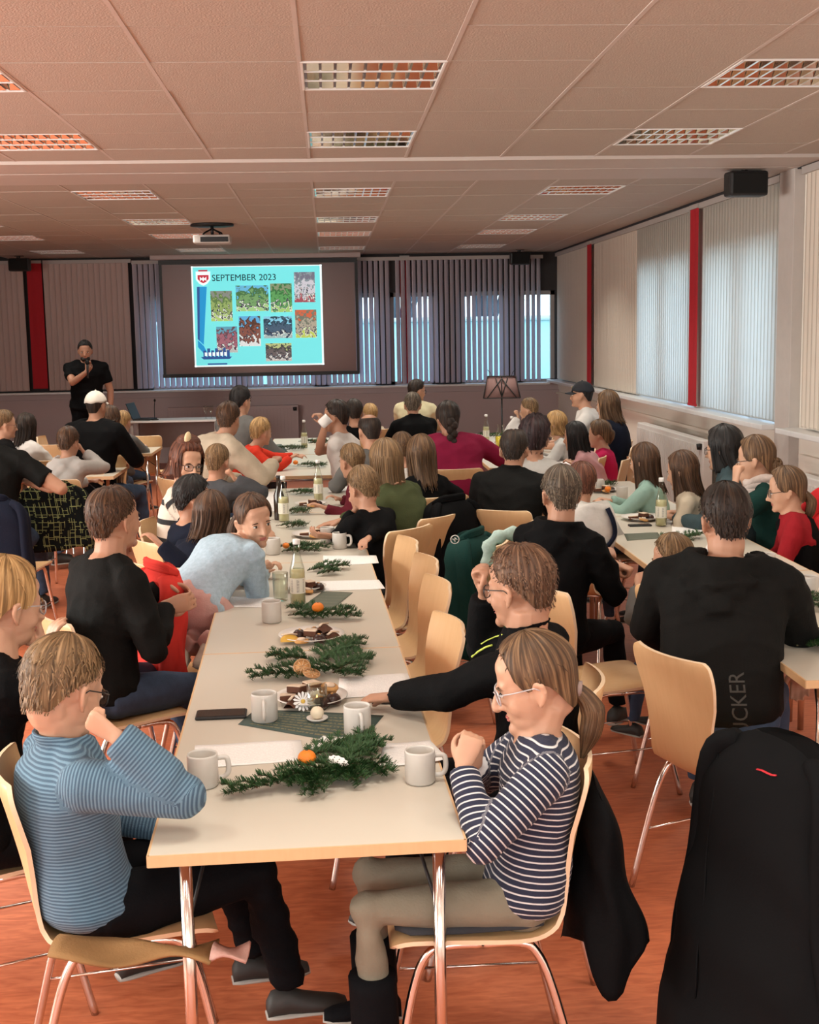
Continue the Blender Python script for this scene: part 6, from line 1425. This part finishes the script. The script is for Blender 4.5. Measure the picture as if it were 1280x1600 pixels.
# brown jacket hem under the boy
q = atz(215, 1460, .50)
t = empty('cloth', (q[0], q[1], 0), R_(-4), 'folded ochre and pink cloth on the seat beside the boy in blue', 'cloth')
P_ = [[(u*.36-.17, -.08+(w-.5)*(.10+.05*math.sin(u*7)), .500+.010*math.sin(u*9+w*3)+.018*max(0, 1-u*2.5)) for w in np.linspace(0, 1, 7)] for u in np.linspace(0, 1, 16)]
o = G().grid(np.array(P_)).obj('fabric', cloth('ochre', (.24, .13, .055)), t); md = o.modifiers.new('s', 'SOLIDIFY'); md.thickness = .006
P_ = [[(.185+u*.08, -.085+(w-.5)*.09*(1-.3*u), .500+.012*math.sin(u*4+w*3)) for w in np.linspace(0, 1, 5)] for u in np.linspace(0, 1, 6)]
o = G().grid(np.array(P_)).obj('lining', cloth('dusty_pink', (.46, .26, .22)), t); md = o.modifiers.new('s', 'SOLIDIFY'); md.thickness = .006
# boots of the girl in stripes
for i, q_ in enumerate((-1, 1)):
    s = WHO['striped']['s']; hj = WHO['striped']['P']+WHO['striped']['sx']*q_*.088*s; kn = hj+WHO['striped']['b']*.47*s+WHO['striped']['sx']*q_*.03; kn[2] = .455+.085*s
    an = kn+WHO['striped']['b']*(-.02)*s; an[2] = .10; k0 = kn*.62+an*.38
    g = G(); g.tube(cr([k0, k0*.5+an*.5, an], 4), [.062*s+.008]*5+[.055*s]*4, 14); o = g.obj('boot', M_BLKT, None); o.data.transform(Matrix.Translation(-Vector(WHO['striped']['rp']))); o.parent = WHO['striped']['root']
# pinafore bib of the girl with dark red sleeves
D_ = WHO['redgirl']; s = D_['s']; g = G()
for t_, w, dp in ((-.04, .160, .115), (.2, .160, .115), (.5, .152, .112), (.7, .14, .118), (.86, .095, .105), (.93, .07, .075)):
    X, Fq = D_['Xt'](t_); c_ = D_['spine'](t_); (P_ := [] if t_ == -.04 else P_).append([c_+X*math.cos(a)*(w*s+.020)+Fq*math.sin(a)*(dp*s+.020) for a in np.linspace(0, 2*np.pi, 18, endpoint=False)])
g.loft(P_); o = g.obj('pinafore', C_black, None); o.data.transform(Matrix.Translation(-Vector(D_['rp']))); o.parent = D_['root']
# pale scarf of the woman with the bun
D_ = WHO['bun']; g = G()
for k in range(3): g.tube([D_['spine'](.96)+D_['Xt'](1)[0]*.088*math.sin(a)-D_['Xt'](1)[1]*.085*math.cos(a)+np.array([0, 0, .035-.028*k+.01*math.sin(a*3+k)]) for a in np.linspace(0, 2*np.pi, 20)], .026, 8, cap=False)
o = g.obj('scarf', cloth('scarf_pale', (.55, .46, .42), bump=1, bscale=60), None); o.data.transform(Matrix.Translation(-Vector(D_['rp']))); o.parent = D_['root']
# yellow hair clip of the woman with glasses
D_ = WHO['woman']; g = G(); g.ell(D_['H']+D_['R'] @ np.array((.028, .03, .145)), (.020, .012, .036), 8, 12, D_['R']); o = g.obj('hair_clip', mat('clip_cream', (.60, .48, .28), .4), None); o.data.transform(Matrix.Translation(-Vector(D_['rp']))); o.parent = D_['root']
g = G(); g.ell(D_['H']+D_['R'] @ np.array((0, -.01, .118)), (.07, .06, .045), 9, 12, D_['R']); o = g.obj('pinned_hair', hair_mat('auburn', *HAIRC['auburn']), None); o.data.transform(Matrix.Translation(-Vector(D_['rp']))); o.parent = D_['root']
# beard of the standing speaker
D_ = WHO['speaker']; g = G(); g.ell(D_['H']+D_['R'] @ np.array((0, .048, -.082)), (.058, .045, .038), 9, 12, D_['R']); o = g.obj('beard', hair_mat('black', *HAIRC['black']), None); o.data.transform(Matrix.Translation(-Vector(D_['rp']))); o.parent = D_['root']
D_ = WHO['speaker']

# ------------------------------------------------------------------ music stand, desk, extra chairs
t = empty('music_stand', (1.83, 13.5, 0), R_(-6), 'folding black music stand with a brownish sheet tray before the far window', 'music stand')
g = G(); g.tube([(0, 0, .25), (0, 0, 1.14)], .009, 8); g.obj('pole', M_black, t)
for k in range(3):
    a = k*2.09+.4; G().tube([(0, 0, .32), (.30*math.cos(a), .30*math.sin(a), .01)], .007, 6).obj('leg', M_black, t)
W2 = .175
def dk(u, v): return (u*W2*(1+.12*(1-v)), -.02+.05*v, 1.14+.23*v)
g = G(); g.add([dk(-1, 0), dk(1, 0), dk(.86, 1), dk(-.86, 1)], [(0, 1, 2, 3)]); o = g.obj('tray', mat('tray_brown', (.22, .12, .11), .7), t); md = o.modifiers.new('s', 'SOLIDIFY'); md.thickness = .002
for a, b in (((-1, 0), (1, 0)), ((-.86, 1), (.86, 1)), ((-1, 0), (-.86, 1)), ((1, 0), (.86, 1)), ((0, 0), (0, 1)), ((0, .9), (-.8, 0)), ((0, .9), (.8, 0)), ((0, .05), (-.35, .9)), ((0, .05), (.35, .9))):
    p, q = np.array(dk(*a)), np.array(dk(*b)); G().tube([p+[0, -.006, 0], q+[0, -.006, 0]], .0055, 5).obj('bar', M_black, t)
for s in (-1, 1): G().tube(cr([dk(s*.6, 1), (s*.12, .04, 1.41), (s*.15, .03, 1.44)], 4), .003, 5).obj('clip', M_black, t)
t = empty('desk', (-2.02, 17.0, 0), 0, 'narrow pale desk against the back wall left of the screen', 'desk')
G().box((0, 0, .755), (1.15, .55, .025)).obj('desktop', M_white, t, bevel=.003, smooth=False)
for a in (-.54, .54):
    for b in (-.23, .23): G().box((a, b, .37), (.035, .035, .74)).obj('leg', M_greyp, t, smooth=False)
G().box((0, .25, .55), (1.1, .015, .35)).obj('modesty_panel', mat('panel_taupe', (.25, .2, .19), .7), t, smooth=False)
t = empty('laptop', (-2.42, 17.0, .768), R_(80), 'open dark laptop seen from the side on the desk', 'laptop')
G().box((0, 0, .009), (.33, .23, .018)).obj('base', M_black, t, bevel=.004, smooth=False)
o = G().box((0, 0, .11), (.33, .008, .22)).obj('lid', M_black, t, smooth=False); o.location = (0, .115, .015); o.rotation_euler = (R_(-22), 0, 0)
t = empty('microphone_stand', (-2.28, 16.9, .768), 0, 'thin gooseneck microphone standing on the desk', 'microphone')
G().lathe([(0, 0), (.05, 0), (.05, .012), (0, .014)], 14).obj('base', M_black, t); G().tube(cr([(0, 0, .01), (0, 0, .15), (.01, 0, .24)], 4), .005, 6).obj('stem', M_black, t); G().ell((.01, 0, .255), (.014, .014, .02), 6, 8).obj('head', bpy.data.materials['grille'], t)
for k, x in enumerate((-1.62, -1.55)):
    t = empty('wine_glass', (x, 16.95, .768), 0, 'stemmed glass on the right end of the desk, %s one' % ('left', 'right')[k], 'glass', 'stemmed glasses on the desk')
    G().lathe([(.03, 0), (.004, .004), (.004, .07), (.025, .09), (.033, .13), (.028, .17)], 14).obj('glass', M_bglass, t)
# further chairs seen between people
for (x, y, yaw, z, lab) in ((222, 683, 0, .84, 'beech chair beyond the left table ends, beside the small blond child'), (160, 713, 0, .84, 'beech chair between the boy and the man in the white cap'), (70, 722, 0, .84, 'beech chair left of the boy with the patterned jacket'), (85, 700, 0, .82, 'beech chair farther back at the left'), (62, 690, 90, .80, 'beech chair behind the girl in white at the left'), (943, 715, -72, .84, 'empty beech chair behind the girl in magenta'), (985, 690, -75, .84, 'pale chair by the right wall beyond the mint girl'), (120, 965, 62, .84, 'beech chair behind the man in black')):
    if '120' in str(x): continue
    p = atz(x, y, z); chair(p[0]+.26*math.sin(R_(yaw)), p[1]+.26*math.cos(R_(yaw)), yaw, lab)
